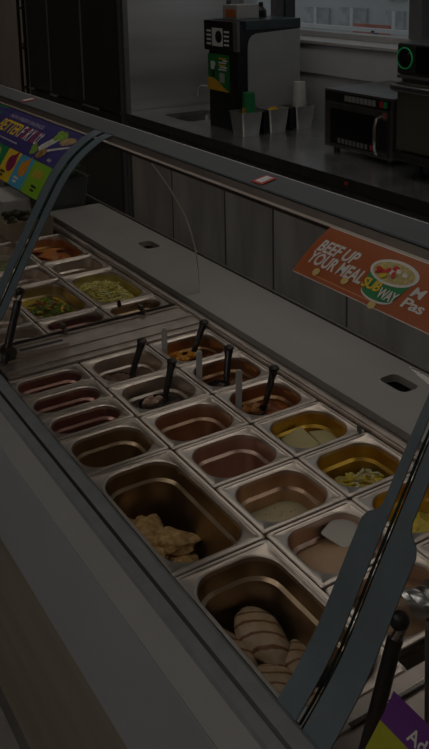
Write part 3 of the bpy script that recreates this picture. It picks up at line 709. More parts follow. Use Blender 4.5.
# breaded chicken
for i, (cx, cy, cz, rx, ry, rz, rot, tl, lab) in enumerate((
    (.592,1.275,-.112,.036,.042,.020,.3,.1,'breaded chicken piece at back left of the long pan'),
    (.615,1.235,-.096,.034,.050,.018,-.5,.15,'breaded chicken piece lying on top, middle of the long pan'),
    (.645,1.205,-.098,.048,.028,.017,-.75,.1,'breaded chicken piece pointing right, on top of the pile'),
    (.590,1.195,-.104,.034,.040,.020,.1,-.1,'breaded chicken piece against the front rail side'),
    (.610,1.140,-.118,.036,.036,.018,.6,0,'breaded chicken piece at the near end of its pile'),
    (.652,1.165,-.122,.026,.036,.014,.2,0,'small breaded chicken piece low at the right side'))):
    tag(obj('breaded_chicken', blob(B(), Vector((cx-.016,cy+.004,H+cz+.006)), (rx,ry,rz), i+2, .18, 4.5, 4, rot, tl), BREAD, None, True), lab, 'chicken', 'breaded chicken pieces')
# grilled chicken: stripes come from the meat's own grill marks
def grillmat():
    m = bpy.data.materials.new('grilled_meat'); m.use_nodes = True; nt = m.node_tree; b = nt.nodes['Principled BSDF']
    tc = nt.nodes.new('ShaderNodeTexCoord'); mp = nt.nodes.new('ShaderNodeMapping'); mp.inputs['Rotation'].default_value = (0,0,.55)
    wv = nt.nodes.new('ShaderNodeTexWave'); wv.inputs['Scale'].default_value = 16; wv.inputs['Distortion'].default_value = 1.6; wv.inputs['Detail'].default_value = 2; wv.bands_direction = 'Y'; wv.inputs['Detail Scale'].default_value = 2
    nz = nt.nodes.new('ShaderNodeTexNoise'); nz.inputs['Scale'].default_value = 45
    r1 = nt.nodes.new('ShaderNodeValToRGB'); r1.color_ramp.elements[0].position = .80; r1.color_ramp.elements[0].color = (0,0,0,1); r1.color_ramp.elements[1].position = .95; r1.color_ramp.elements[1].color = (1,1,1,1)
    r2 = nt.nodes.new('ShaderNodeValToRGB'); r2.color_ramp.elements[0].position = .35; r2.color_ramp.elements[0].color = (.47,.33,.20,1); r2.color_ramp.elements[1].position = .65; r2.color_ramp.elements[1].color = (.58,.44,.29,1)
    mx = nt.nodes.new('ShaderNodeMix'); mx.data_type = 'RGBA'; mx.inputs[7].default_value = (.20,.075,.02,1)
    nt.links.new(tc.outputs['Object'], mp.inputs[0]); nt.links.new(mp.outputs[0], wv.inputs[0]); nt.links.new(mp.outputs[0], nz.inputs[0])
    nt.links.new(wv.outputs[1], r1.inputs[0]); nt.links.new(nz.outputs[0], r2.inputs[0]); nt.links.new(r1.outputs[0], mx.inputs[0]); nt.links.new(r2.outputs[0], mx.inputs[6])
    nt.links.new(mx.outputs[2], b.inputs['Base Color']); b.inputs['Roughness'].default_value = .5
    bp = nt.nodes.new('ShaderNodeBump'); bp.inputs['Strength'].default_value = .4; bp.inputs['Distance'].default_value = .004
    nt.links.new(nz.outputs[0], bp.inputs['Height']); nt.links.new(bp.outputs[0], b.inputs['Normal'])
    return m
GRILL = grillmat()
for i, (cx, cy, cz, rx, ry, rz, rot, tl, lab) in enumerate((
    (.632,.928,-.080,.034,.054,.017,.10,.15,'large grilled chicken breast with brown stripes on top of the pile'),
    (.578,.938,-.088,.028,.052,.018,.35,.1,'grilled chicken breast against the front rail side, left of the large one'),
    (.655,.868,-.094,.024,.040,.017,-.4,0,'grilled chicken breast at the right wall of the pan'),
    (.594,.848,-.086,.034,.042,.018,.3,-.1,'grilled chicken breast in front of the large striped one'),
    (.585,.783,-.092,.036,.040,.018,-.3,0,'grilled chicken breast at the near end of the pan'),
    (.645,.785,-.098,.030,.040,.018,.4,0,'grilled chicken breast in the near right corner of the pan'))):
    tag(obj('grilled_chicken', blob(B(), Vector((cx,cy,H+cz)), (rx,ry,rz), i+21, .10, 3, 4, rot, tl), GRILL, None, True), lab, 'chicken', 'grilled chicken breasts')
# far module food
fill('dark_meat', XB, XC, F[0], F[1], 'ninth', -.055, DRED, 'dark red meat beyond the clear divider', amp=.004, seed=31, freq=60)
fill('brown_sauce', XC, XD, F[0], F[1], 'ninth', -.034, P('brown_far', (.24,.12,.05), .4, var=.2, scale=30), 'brown sauce beyond the divider, below the yellow lettuce', amp=.003, seed=32)
fill('pepper_bed', XB, XC, F[1], F[2], 'quarter', -.038, YELP, 'yellow bed under the mixed peppers', amp=.006, seed=33)
shreds('mixed_peppers', .788, 2.165, .052, .085, H-.040, 380, [GRASS_, REDP, YELP, GRASS_], 'loose mixed green, red and yellow pepper strips', .034, .004, .04, 34, squash=.6)
fill('lettuce_bed', XC, XD, F[1], F[2], 'quarter', -.031, LETT, 'pale yellow bed under the loose lettuce', amp=.006, seed=35)
shreds('shredded_lettuce', .965, 2.185, .055, .10, H-.032, 460, [LETT, LETW, LETT], 'pale yellow shredded lettuce heaped in the deep pan', .034, .0032, .035, 36, squash=.6)
fill('green_herbs', XC, XD, F[2], F[3], 'sixth', -.055, P('olive_green', (.16,.15,.05), .5, var=.3, scale=40), 'a little olive green food between lettuce and tomato pans', amp=.004, seed=37)
fill('tomato_bed', XC, XD, F[3], F[4], 'quarter', -.038, TOM2, 'orange juice bed under the tomato slices', amp=.004, seed=38)
rnd = random.Random(12)
for i in range(12):
    x, y = .945+rnd.uniform(-.03,.055), 2.60+rnd.uniform(-.085,.065)
    bm = lathe(B(), (0,0,0), [(.024,-.0025),(.026,0),(.024,.0025)], 18)
    bmesh.ops.transform(bm, matrix=Matrix.Translation((x,y,H-.034+.004*(i%6))) @ Matrix.Rotation(rnd.uniform(-.5,.5),4,'X') @ Matrix.Rotation(rnd.uniform(-.5,.5),4,'Y'), verts=bm.verts)
    tag(obj('tomato_slice', bm, [TOM, TOM2][i%2], None, True), 'round tomato slice heaped in the deep orange-red pan', 'tomato', 'tomato slices')
CUC = P('cucumber', (.36,.42,.10), .4, var=.2, scale=40)
fill('cucumber_bed', XB, XC, F[3], F[4], 'quarter', -.050, P('cuc_bed', (.20,.22,.10), .5, var=.2, scale=30), 'grey-green bed below the cucumber slices', amp=.003, seed=39)
for i in range(9):
    x, y = .765+rnd.uniform(-.025,.05), 2.56+rnd.uniform(-.05,.09)
    bm = lathe(B(), (0,0,0), [(.019,-.002),(.021,0),(.019,.002)], 16)
    bmesh.ops.transform(bm, matrix=Matrix.Translation((x,y,H-.046+.004*(i%5))) @ Matrix.Rotation(rnd.uniform(-.5,.5),4,'X') @ Matrix.Rotation(rnd.uniform(-.5,.5),4,'Y'), verts=bm.verts)
    tag(obj('cucumber_slice', bm, CUC, None, True), 'yellow-green cucumber slice in the pan at the left edge', 'cucumber', 'cucumber slices')
# beige tub of dark olives, clear tub of leaves
t = thing('beige_tub', 'beige tub of dark olives standing past the tomato pan', 'tub', (.955, 2.83, H))
bm = B(); loft(bm, [rrect(.955,2.83,.080,.065,.012,H-.02,4), rrect(.955,2.83,.084,.07,.012,H+.055,4), rrect(.955,2.83,.080,.066,.012,H+.055,4), rrect(.955,2.83,.076,.062,.012,H+.03,4)], True, True)
obj('tub_body', bm, P('tub_beige', (.42,.35,.26), .5, var=.05, scale=15), t, True)
rnd = random.Random(15); OL = P('olive_dark', (.03,.035,.012), .3, var=.3, scale=40)
for i in range(34):
    bm = blob(B(), Vector((.955+rnd.uniform(-.062,.062), 2.83+rnd.uniform(-.048,.048), H+.046+rnd.uniform(0,.02))), (.013,.011,.010), i, .08, 3, 2)
    tag(obj('olive', bm, [OL, P('olive_green2', (.09,.10,.02), .35, var=.3, scale=40)][i%5 == 0], None, True), 'dark olive heaped in the beige tub', 'olive', 'dark olives in the beige tub')
t = thing('clear_tub', 'grey clear plastic tub standing on the far end of the counter', 'tub', (1.13, 3.1, H))
bm = B(); loft(bm, [rrect(1.14,3.12,.10,.16,.02,.868,4), rrect(1.14,3.12,.115,.175,.02,1.0,4), rrect(1.14,3.12,.119,.179,.02,1.0,4), rrect(1.14,3.12,.110,.17,.02,.996,4), rrect(1.14,3.12,.095,.155,.02,.874,4)], True, True)
obj('tub_body', bm, P('tub_grey', (.075,.085,.08), .35, var=.15, scale=20), t, True)
LEAF = P('leaf_green', (.03,.10,.015), .45, var=.4, scale=30); LEAF2 = P('leaf_bright', (.10,.30,.03), .45, var=.3, scale=30)
lf = B(); rnd = random.Random(21)
for i in range(150):
    c = Vector((1.14+rnd.uniform(-.085,.085), 3.12+rnd.uniform(-.14,.14), .985+rnd.uniform(-.03,.05)))
    a = rnd.uniform(0,6.28); d = Vector((math.cos(a), math.sin(a), rnd.uniform(-.4,.5)))*.022; s = Vector((-math.sin(a), math.cos(a), rnd.uniform(-.3,.3)))*.014
    k0 = len(lf.faces)
    p = [lf.verts.new(q) for q in (c-d, c-d*.2+s, c+d, c-d*.2-s)]; p2 = [lf.verts.new(v.co+Vector((0,0,.0012))) for v in p]
    lf.faces.new(p[::-1]); lf.faces.new(p2)
    for q in range(4): lf.faces.new((p[q], p[(q+1)%4], p2[(q+1)%4], p2[q]))
    lf.faces.ensure_lookup_table()
    mi = 1 if i%6 == 0 else 0
    for f in lf.faces[k0:]: f.material_index = mi
tag(obj('salad_leaves', lf, [LEAF, LEAF2]), 'dark green salad leaves heaped in the grey tub', 'salad', kind='stuff')
tag(obj('wrapping_paper', bx(.93, 1.05, 2.98, 3.2, H+.002, H+.075, .006), WHITE), 'white block of folded wrapping paper at the left edge, beside the grey tub', 'paper')

# scoops, ladle, paddles
def scoop(name, label, bot, top, bowlc, br, seed=0, food=None):
    bot, top, bowlc = Vector(bot), Vector(top), Vector(bowlc)
    t = thing(name, label, 'scoop', bowlc, 'black scoops in the pans')
    bm = B(); seg = 18; rings = []
    ax = (bowlc-Vector((bot.x, bot.y, bowlc.z))); ang = math.atan2(ax.y, ax.x) if ax.length > 1e-4 else 0
    for k in range(7):
        a = math.pi/2*k/6; rings.append((math.cos(a), -math.sin(a)))
    def ring(s, zz, off): return [bm.verts.new(bowlc+Matrix.Rotation(ang,3,'Z') @ Vector(((br[0]*s-off)*math.cos(2*math.pi*q/seg), (br[1]*s-off)*math.sin(2*math.pi*q/seg), br[2]*zz))) for q in range(seg)]
    outer = [ring(max(c,.05), z, 0) for c, z in rings]; inner = [ring(max(c,.05)*.93, z*.9, 0) for c, z in rings]
    for R in (outer, inner):
        for a, b in zip(R[:-1], R[1:]):
            for q in range(seg): bm.faces.new((a[q], a[(q+1)%seg], b[(q+1)%seg], b[q]))
        bm.faces.new(R[-1])
    for q in range(seg): bm.faces.new((outer[0][q], outer[0][(q+1)%seg], inner[0][(q+1)%seg], inner[0][q]))
    bmesh.ops.recalc_face_normals(bm, faces=bm.faces)
    obj('bowl', bm, HANDLE, t, True)
    e = bowlc+Matrix.Rotation(ang,3,'Z') @ Vector((-br[0]*.95, 0, 0)); bot = e; d = top-bot
    hd = B(); tube(hd, [e, bot+d*.06, bot+d*.14, bot+d*.4, bot+d*.75, bot+d*.92, top], [.006,.0065,.0075,.0078,.0085,.0105,.0095], 12, flat=.75)
    obj('handle', hd, HANDLE, t, True)
    gb = B(); tube(gb, [bot+d*.18+Vector((0,0,.0072)), bot+d*.8+Vector((0,0,.0082))], .0022, 6); obj('handle_rib', gb, P('scoop_rib', (.16,.155,.15), .25, .6, var=.1, scale=40), t, True)
    kb = B(); lathe(kb, top, [(.006,-.004),(.0115,0),(.0115,.004),(.006,.008)], 12); obj('end_cap', kb, P('scoop_cap', (.05,.048,.046), .3, .5, var=.2, scale=60), t, True)
    return t
scoop('food_scoop', 'black scoop with handle leaning right in the chopped meat pan by the divider', (.800,1.703,.845), (.84,1.717,.906), (.775,1.713,.838), (.032,.026,.02))
scoop('food_scoop', 'black ladle holding pink chunks, handle leaning to the pan corner', (.815,1.570,.848), (.85,1.591,.903), (.785,1.560,.840), (.040,.031,.022))
scoop('food_scoop', 'black scoop in the orange cube pan by the divider corner', (.986,1.728,.845), (1.02,1.738,.902), (.950,1.718,.838), (.034,.026,.02))
scoop('food_scoop', 'black scoop standing upright in the rust sauce, middle of right column', (.970,1.562,.838), (1.0,1.594,.895), (.942,1.553,.836), (.032,.026,.02))
scoop('food_scoop', 'black scoop in the red sauce next to the cheese triangles', (.971,1.416,.842), (1.0,1.416,.916), (.943,1.420,.838), (.034,.027,.02))
PINK = P('pink_chunk', (.46,.30,.22), .5, var=.15, scale=40)
for i, (x, y) in enumerate(((.770,1.562),(.784,1.572),(.798,1.560),(.783,1.550))):
    tag(obj('meat_chunk', blob(B(), Vector((x,y,.842)), (.010,.009,.009), i+3, .2, 4, 2), PINK, None, True), 'small pink chunk of meat in the black ladle', 'meat chunk', 'pink chunks in the ladle')
for i, (x, y) in enumerate(((.930,1.420),(.945,1.410),(.942,1.432),(.956,1.421))):
    tag(obj('sauce_chunk', blob(B(), Vector((x,y,.840)), (.011,.010,.008), i+8, .2, 4, 2), P('chunk_orange', (.45,.17,.03), .45, var=.2, scale=40), None, True), 'orange chunk in the scoop of red sauce', 'vegetable chunk', 'orange chunks in the red sauce scoop')
for i, (c, top, lab) in enumerate((((.905,1.733,.79),(.905,1.727,.922),'white plastic paddle beside the orange cube pan, nearest divider'),((.906,1.573,.79),(.906,1.568,.924),'white plastic paddle between the other two, in the rust sauce pan'),((.917,1.430,.79),(.917,1.424,.934),'white plastic paddle in the red sauce pan, closest to the cheese'))):
    bm = B(); n = 8; L = []
    c, top = Vector(c), Vector(top); d = (top-c); wdt = .0068
    side = Vector((.87,-.5,0)); nrm = Vector((.5,.87,0))*.0018
    pts = [(-wdt,0),(wdt,0)]+[(wdt*math.cos(a), 1-(wdt-wdt*math.sin(a))/d.length) for a in [math.pi*k/8 for k in range(9)]]
    a = [bm.verts.new(c+side*u+d*v+nrm) for u, v in pts]; b = [bm.verts.new(c+side*u+d*v-nrm) for u, v in pts]
    for k in range(len(pts)): bm.faces.new((a[k], a[(k+1)%len(pts)], b[(k+1)%len(pts)], b[k]))
    bm.faces.new(a); bm.faces.new(b[::-1]); bmesh.ops.recalc_face_normals(bm, faces=bm.faces)
    tag(obj('paddle', bm, WHITEP), lab, 'paddle', 'white plastic paddles')
t = thing('cheese_spreader', 'flat grey steel spreader standing in the shredded cheese', 'spreader', (1.03,1.165,.79))
sp1 = B(); tube(sp1, [(1.026,1.172,.825),(1.036,1.184,.880)], [.0062,.0066], 10, flat=.35); obj('handle', sp1, GREY, t, True)
sp2 = B(); tube(sp2, [(1.0,1.13,.782),(1.018,1.158,.80),(1.026,1.172,.825)], [.014,.012,.006], 10, flat=.25); obj('blade', sp2, P('spreader_dark', (.10,.09,.06), .35, .7, var=.2, scale=30), t, True)
# shiny ladle in the lower right pan
t = thing('steel_ladle', 'shiny curved steel ladle resting in the peach pan at right', 'ladle', (.80,.79,.87))
lb = B(); N = 9; K = 10
rows = [[lb.verts.new((.775+.055*i/N, .80-.012*math.sin(i/N*3.1)+.03*math.cos(math.pi*k/K)-.02*(i/N), .862+.026*math.sin(math.pi*k/K)+.004*math.sin(i*2.2))) for k in range(K+1)] for i in range(N+1)]
for a, b in zip(rows[:-1], rows[1:]):
    for k in range(K): lb.faces.new((a[k], a[k+1], b[k+1], b[k]))
r = bmesh.ops.extrude_face_region(lb, geom=lb.faces[:]); bmesh.ops.translate(lb, verts=[v for v in r['geom'] if isinstance(v, bmesh.types.BMVert)], vec=(0,0,-.002)); bmesh.ops.recalc_face_normals(lb, faces=lb.faces)
obj('bowl', lb, P('ladle_steel', (.50,.51,.52), .28, 1.0, var=.15, scale=60), t, True)
hl = B(); tube(hl, [(.82,.775,.876),(.845,.752,.878),(.87,.735,.880)], [.006,.005,.005]); obj('handle', hl, CHROME, t, True)

# ------------------------------------------------------------------ curved glass, rail, divider
PR = [(.526,.884),(.5275,.883),(.558,.917),(.592,.963),(.640,1.050),(.680,1.120),(.720,1.190),(.760,1.254),(.800,1.300),(.850,1.336),(.884,1.350)]
def smooth_profile():
    P_ = [Vector((x, z)) for x, z in PR[1:]]; out = []
    for i in range(len(P_)-1):
        p0 = P_[max(i-1,0)]; p1 = P_[i]; p2 = P_[i+1]; p3 = P_[min(i+2, len(P_)-1)]
        for k in range(6):
            s = k/6
            out.append(.5*((2*p1)+(-p0+p2)*s+(2*p0-5*p1+4*p2-p3)*s*s+(-p0+3*p1-3*p2+p3)*s**3))
    out.append(P_[-1])
    return out
GP = smooth_profile(); GS = [0.0]
for a, b in zip(GP[:-1], GP[1:]): GS.append(GS[-1]+(b-a).length)
SMAX = GS[-1]
def gpt(s):
    s = max(0, min(SMAX-1e-6, s))
    for i in range(len(GS)-1):
        if GS[i+1] >= s:
            k = (s-GS[i])/(GS[i+1]-GS[i]); p = GP[i].lerp(GP[i+1], k)
            i0, i1 = max(i-1,0), min(i+2, len(GP)-1)
            ta = (GP[i0+1]-GP[i0]).normalized(); tb = (GP[i1]-GP[i1-1]).normalized(); tg = ta.lerp(tb, .33+.33*k).normalized()
            return p, Vector((-tg.y, tg.x))
    return GP[-1], Vector((0,1))
def s_of_z(z):
    for i in range(len(GS)-1):
        if GP[i+1].y >= z: return GS[i]+(GS[i+1]-GS[i])*(z-GP[i].y)/(GP[i+1].y-GP[i].y)
    return SMAX
def onglass(s, y, n=0.0):
    p, nn = gpt(s); return Vector((p.x+nn.x*n, y, p.y+nn.y*n))
def sheet(y0, y1, s0, s1, n0, n1, ns=24, ny=1, y0f=None, edge_mi=0):
    bm = B(); fr_, bk = [], []
    for i in range(ns+1):
        s = s0+(s1-s0)*i/ns
        yy = [(y0f(s) if y0f else y0)+( y1-(y0f(s) if y0f else y0))*j/ny for j in range(ny+1)]
        fr_.append([bm.verts.new(onglass(s, y, n1)) for y in yy]); bk.append([bm.verts.new(onglass(s, y, n0)) for y in yy])
    for i in range(ns):
        for j in range(ny):
            bm.faces.new((fr_[i][j], fr_[i][j+1], fr_[i+1][j+1], fr_[i+1][j])); bm.faces.new((bk[i][j], bk[i+1][j], bk[i+1][j+1], bk[i][j+1]))
        for f in ((fr_[i][0], fr_[i+1][0], bk[i+1][0], bk[i][0]), (fr_[i][ny], bk[i][ny], bk[i+1][ny], fr_[i+1][ny])): bm.faces.new(f).material_index = edge_mi
    for j in range(ny):
        for f in ((fr_[0][j], bk[0][j], bk[0][j+1], fr_[0][j+1]), (fr_[ns][j], fr_[ns][j+1], bk[ns][j+1], bk[ns][j])): bm.faces.new(f).material_index = edge_mi
    bmesh.ops.recalc_face_normals(bm, faces=bm.faces)
    return bm
def gpanel(y0, y1, label):
    t = thing('curved_glass', label, 'glass panel', (.55, (y0+y1)/2, .905), 'curved sneeze guard glasses')
    obj('pane', sheet(y0, y1, 0, SMAX, -.003, .003, 40, 1, edge_mi=1), [GLASS, EDGE], t, True)
    return t
sstep = s_of_z(1.095)
def stepf(a, b):
    def f(s):
        k = max(0, min(1, (s-sstep+.012)/.024)); k = k*k*(3-2*k); return a+(b-a)*k
    return f
g1 = gpanel(-.55, .6945, 'curved glass panel nearest the camera with purple and yellow poster')
g2 = gpanel(.7005, 1.9670, 'long curved glass panel in the middle carrying the orange meal poster')
g3 = gpanel(1.9735, 3.26, 'far curved glass panel carrying the blue salad poster')
def band(parent, ya, yb):
    """ya, yb functions or numbers along the curve"""
    fa = ya if callable(ya) else (lambda s: ya); fb = yb if callable(yb) else (lambda s: yb)
    bm = B(); rows = []
    ns = 60
    for i in range(ns+1):
        s = SMAX*i/ns; rows.append([bm.verts.new(onglass(s, y, n)) for y, n in ((fa(s),.0032),(fb(s),.0032),(fb(s),.0050),(fa(s),.0050))])
    for a, b in zip(rows[:-1], rows[1:]):
        for k in range(4): bm.faces.new((a[k], a[(k+1)%4], b[(k+1)%4], b[k]))
    bm.faces.new(rows[0]); bm.faces.new(rows[-1][::-1]); bmesh.ops.recalc_face_normals(bm, faces=bm.faces)
    return obj('end_band', bm, BANDM, parent, True)
band(g2, .7045, stepf(.741, .7195)); band(g1, stepf(.648, .670), .6905)
band(g2, 1.925, 1.9610); band(g3, 1.9800, 2.022)

# top rail
t = thing('top_rail', 'blue-grey metal rail along the top of the curved glass', 'rail', (.92, 1.4, 1.33))
ry = [(-.55, .6975), (.6985, 1.9700), (1.9705, 3.26)]
for a, b in ry:
    obj('rail_section', extr([(.884,1.342),(.884,1.3535),(.887,1.3555),(.958,1.3585),(.961,1.3565),(.961,1.338),(.93,1.330),(.895,1.332)], a, b), RAILM, t)
    obj('edge_line', extr([(.9575,1.3586),(.9612,1.3572),(.9612,1.3588)], a, b), P('edge_pale', (.45,.45,.45), .4, var=.05), t)
obj('lower_channel', extr([(.863,1.3335),(.884,1.3425),(.884,1.352),(.862,1.3445)], -.55, 3.26), P('channel_brown', (.10,.075,.06), .4, .6, var=.15, scale=25), t)
obj('glass_end_glint', extr([(.8575,1.3420),(.8620,1.3440),(.8622,1.3462),(.8570,1.3440)], -.55, 3.26), P('glint_pale', (.46,.40,.35), .35, .3, var=.05, scale=20), t)  # pale line painting the bright reflection at the glass top end
def sticker(y, lab, sc=1.0):
    q = bx(.893, .938, y-.017*sc, y+.017*sc, 1.3578, 1.3592)
    for v in q.verts: v.co.z += (v.co.x-.9)*.042-.0007; v.co.y += (v.co.x-.915)*.35
    s = obj('arrow_sticker', q, RED, t, label=lab)
    wq = bx(.899, .934, y-.010*sc, y+.010*sc, 1.3594, 1.3599)
    for v in wq.verts: v.co.z += (v.co.x-.9)*.042-.0007; v.co.y += (v.co.x-.915)*.35
    obj('white_mark', wq, WHITE, s)
sticker(1.325, 'red sticker with white mark'); sticker(2.60, 'faded red sticker')
# posts that carry the rail at the joints (behind the divider)
def divider(yc, label):
    t = thing('glass_divider', label, 'glass divider', (.85, yc, .875))
    fro = [(onglass(SMAX*k/14, 0, -.012)) for k in range(1, 14)]
    arc = [(.965,1.325),(.999,1.262),(1.048,1.189),(1.088,1.115),(1.106,1.062),(1.118,1.013),(1.126,.95),(1.128,.894)]
    pts = [(p.x, p.z) for p in fro]+[(.90,1.329)]+arc+[(1.086,.893),(1.082,.880),(.60,.880)]
    bm = B(); a = [bm.verts.new((x, yc-.003, z)) for x, z in pts]; b = [bm.verts.new((x, yc+.003, z)) for x, z in pts]
    n = len(pts); bm.faces.new(a); bm.faces.new(b[::-1])
    for k in range(n): bm.faces.new((a[k], a[(k+1)%n], b[(k+1)%n], b[k]))
    bmesh.ops.recalc_face_normals(bm, faces=bm.faces)
    obj('pane', bm, GLASS, t)
    eb = B(); tube(eb, [(x+.0015, yc, z) for x, z in arc], .0022, 6); obj('edge', eb, P('edge_highlight', (.92,.86,.76), .35, var=.05, scale=30), t, True)  # pale tube painting the highlight along the rear glass edge
    ft = B(); box(ft, .58, 1.05, yc-.003, yc+.003, .8745, .8785); obj('foot_channel', ft, P('foot_dark', (.10,.085,.075), .35, .8, var=.1, scale=30), t)
    for x in (.735, .95):
        k = B(); lathe(k, (x, yc-.018, .884), [(.006,-.008),(.006,.004),(.004,.006),(.004,.010)], 12); box(k, x-.005, x+.005, yc-.014, yc+.004, .884, .898, .001)
        obj('clamp', k, P('clamp_steel', (.22,.20,.18), .3, .9, var=.1, scale=40), t, True)
    return t
divider(1.943, 'clear glass divider with curved rear edge across the pans')
divider(.672, 'clear glass divider near the right glass seam')
tag(obj('clip', tube(B(), [(.930,2.028,.871),(.926,2.020,.884),(.920,2.012,.890)], [.006,.0055,.004], 8), BLACK, None, True), 'tiny black clip on the pan rim between lettuce pan and clear divider', 'clip')
# hinge bracket on the bridging plate
t = thing('hinge_bracket', 'steel hinge bracket lying on the bridging plate beside front rail', 'bracket', (.60, 1.85, .877))
hb = B(); lathe(hb, (.573,1.868,.893), [(.016,-.014),(.016,.014)], 14, axis='y'); obj('barrel', hb, P('hinge_dark', (.12,.11,.10), .3, .9, var=.1, scale=30), t, True)
obj('arm', bx(.585, .715, 1.850, 1.886, .878, .889, .003), RIMST, t); obj('slot', bx(.60, .705, 1.862, 1.873, .8888, .8896), BLACK, t)

# struts
def strut(label, top, bot):
    top, bot = Vector(top), Vector(bot); d = bot-top
    t = thing('gas_strut', label, 'strut', bot, 'black glass struts')
    b1 = B(); tube(b1, [top+d*.13, bot], .0092, 14); obj('cylinder', b1, BLACK, t, True)
    b2 = B(); tube(b2, [top+Vector((.004,-.004,.0)), top+d*.15], [.006,.007], 10); obj('bracket', b2, P('strut_bracket', (.30,.29,.28), .25, .9, var=.1, scale=30), t, True)
    kb = B(); lathe(kb, top, [(.008,.020),(.013,.016),(.014,.004),(.010,-.004),(.006,-.006)], 14, axis='y')
    kb.free(); kb = blob(B(), top, (.0115,.0115,.0115), 1, .02, 3, 3); obj('knob', kb, BLACK, t, True)
strut('thick black strut with round knob beside the purple poster', (.629,.645,1.016), (.563,.628,.876))
strut('slim black strut under the left grey glass band', (.628,1.925,1.008), (.556,1.852,.876))
t = thing('support_rod', 'thin grey steel rod with pale tip at the right edge', 'rod', (.662,.628,.875))
rd = B(); tube(rd, [(.662,.628,.876),(.652,.622,1.01)], .0042, 10); obj('shaft', rd, GREY, t, True)
rt = B(); tube(rt, [(.652,.622,1.008),(.651,.6215,1.024)], [.0046,.003], 10); obj('tip', rt, CHROME, t, True)

# ------------------------------------------------------------------ posters on the glass
def gposter(parent_label, cat, y_hi, y_lo, s0, s1, m):
    t = thing('glass_poster', parent_label, cat, onglass(s0, (y_hi+y_lo)/2, -.006), 'posters on the curved glass')
    obj('sheet', sheet(y_lo, y_hi, s0, s1, .0034, .0042, 16, 2), m, t, True)
    return t
def art(name, t, bm2, y0, s0, m, n=.0048, label=None, sc=1.0, cut=True):
    """flat artwork (x to the right, y up) laid on the glass with its lower left corner at y0, s0"""
    if cut:
        ys_ = [v.co.y for v in bm2.verts]; lo, hi = min(ys_), max(ys_)
        for k in range(1, 4):
            z = lo+(hi-lo)*k/4
            bmesh.ops.bisect_plane(bm2, geom=bm2.verts[:]+bm2.edges[:]+bm2.faces[:], plane_co=(0,z,0), plane_no=(0,1,0))
    for v in bm2.verts: v.co = onglass(s0+v.co.y*sc, y0-v.co.x*sc, n+v.co.z)
    bmesh.ops.recalc_face_normals(bm2, faces=bm2.faces)
    for f in bm2.faces: pass
    return obj(name, bm2, m, t, label=label)
def poly(pts):
    bm = B(); bm.faces.new([bm.verts.new((x, y, 0)) for x, y in pts]); return bm
def ell(cx, cy, rx, ry, rot=0, n=24, a0=0, a1=360):
    return [(cx+rx*math.cos(a)*math.cos(rot)-ry*math.sin(a)*math.sin(rot), cy+rx*math.cos(a)*math.sin(rot)+ry*math.sin(a)*math.cos(rot)) for a in [math.radians(a0+(a1-a0)*k/n) for k in range(n+(0 if a1-a0 == 360 else 1))]]
ink = P('print_white', (.66,.65,.62), .5, var=.02, scale=40)
grn = P('print_green', (.01,.22,.07), .5, var=.05, scale=40); yel = P('print_yellow', (.72,.50,.02), .5, var=.05, scale=40)
redi = P('print_red', (.55,.03,.03), .5, var=.08, scale=40)
# orange poster
sb0, st0 = s_of_z(1.2835), s_of_z(1.3405)
OP = gposter('orange meal poster with green bowl picture on the middle glass', 'poster', 1.054, .70+.045, sb0, st0, P('poster_orange', (.36,.085,.016), .45, var=.03, scale=20))
hgt = st0-sb0
def fitted(bm, wd_, cap):
    xs = [v.co.x for v in bm.verts]; ys_ = [v.co.y for v in bm.verts]
    for v in bm.verts: v.co.x = (v.co.x-min(xs))*wd_/(max(xs)-min(xs)); v.co.y = (v.co.y-min(ys_))*cap/(max(ys_)-min(ys_))
    return bm
sz = s_of_z
art('headline', OP, fitted(text('BEEF UP', 1, .03, .10, space=1.0), .088, .023), 1.039, sz(1.3145), ink)
art('headline', OP, fitted(text('YOUR MEAL', 1, .03, .10, space=1.0), .124, .023), 1.040, sz(1.2995), ink)
bw = .875; bc = sz(1.313)
bowl = art('bowl_picture', OP, poly([(-.043,.014),(-.032,-.022)]+ell(0,-.022,.032,.011,0,12,180,360)+[(.043,.014)]+ell(0,.014,.043,.018,0,12,0,180)), bw, bc, grn, .0046)
art('bowl_rim', OP, poly(ell(0,.016,.046,.0215)), bw, bc, ink, .0050)
art('bowl_food', OP, poly(ell(0,.0155,.040,.0170)), bw, bc, P('print_cream', (.50,.42,.16), .5, var=.2, scale=150), .0054)
rnd = random.Random(8)
for k in range(13):
    a = rnd.uniform(0,6.28); q = math.sqrt(rnd.random())
    art('food_picture', OP, poly(ell(.028*q*math.cos(a)-.004, .0135+.0095*q*math.sin(a), rnd.uniform(.004,.007), rnd.uniform(.003,.005), rnd.uniform(0,3), 10)), bw, bc, [redi, redi, yel, ink][k%4], .0057+.0002*k, cut=False)
art('bowl_foot', OP, poly(ell(0,-.0235,.0325,.012,0,16,180,360)+ell(0,-.0215,.0325,.011,0,16,180,360)[::-1]), bw, bc, ink, .0051, cut=False)
art('brand_text', OP, fitted(text('SUB', 1, .03, .06, space=.9), .036, .0165), bw+.037, bc-.0215, yel, .0060)
art('brand_text', OP, fitted(text('WAY', 1, .03, .06, space=.9), .036, .0165), bw+.000, bc-.0275, ink, .0060)
for x, zz in ((1.005,1.2935),(.943,1.297),(.872,1.286)):
    art('crumb_picture', OP, poly(ell(0,0,.007,.006,.4,10)), x, sz(zz), P('print_pale_yellow', (.62,.50,.18), .5, var=.1, scale=80), .0062, cut=False)
art('side_text', OP, fitted(text('M', 1, .022, .1), .022, .016), .826, sz(1.309), ink); art('side_text', OP, fitted(text('Pas', 1, .022, .1, space=.9), .040, .016), .829, sz(1.2965), ink)
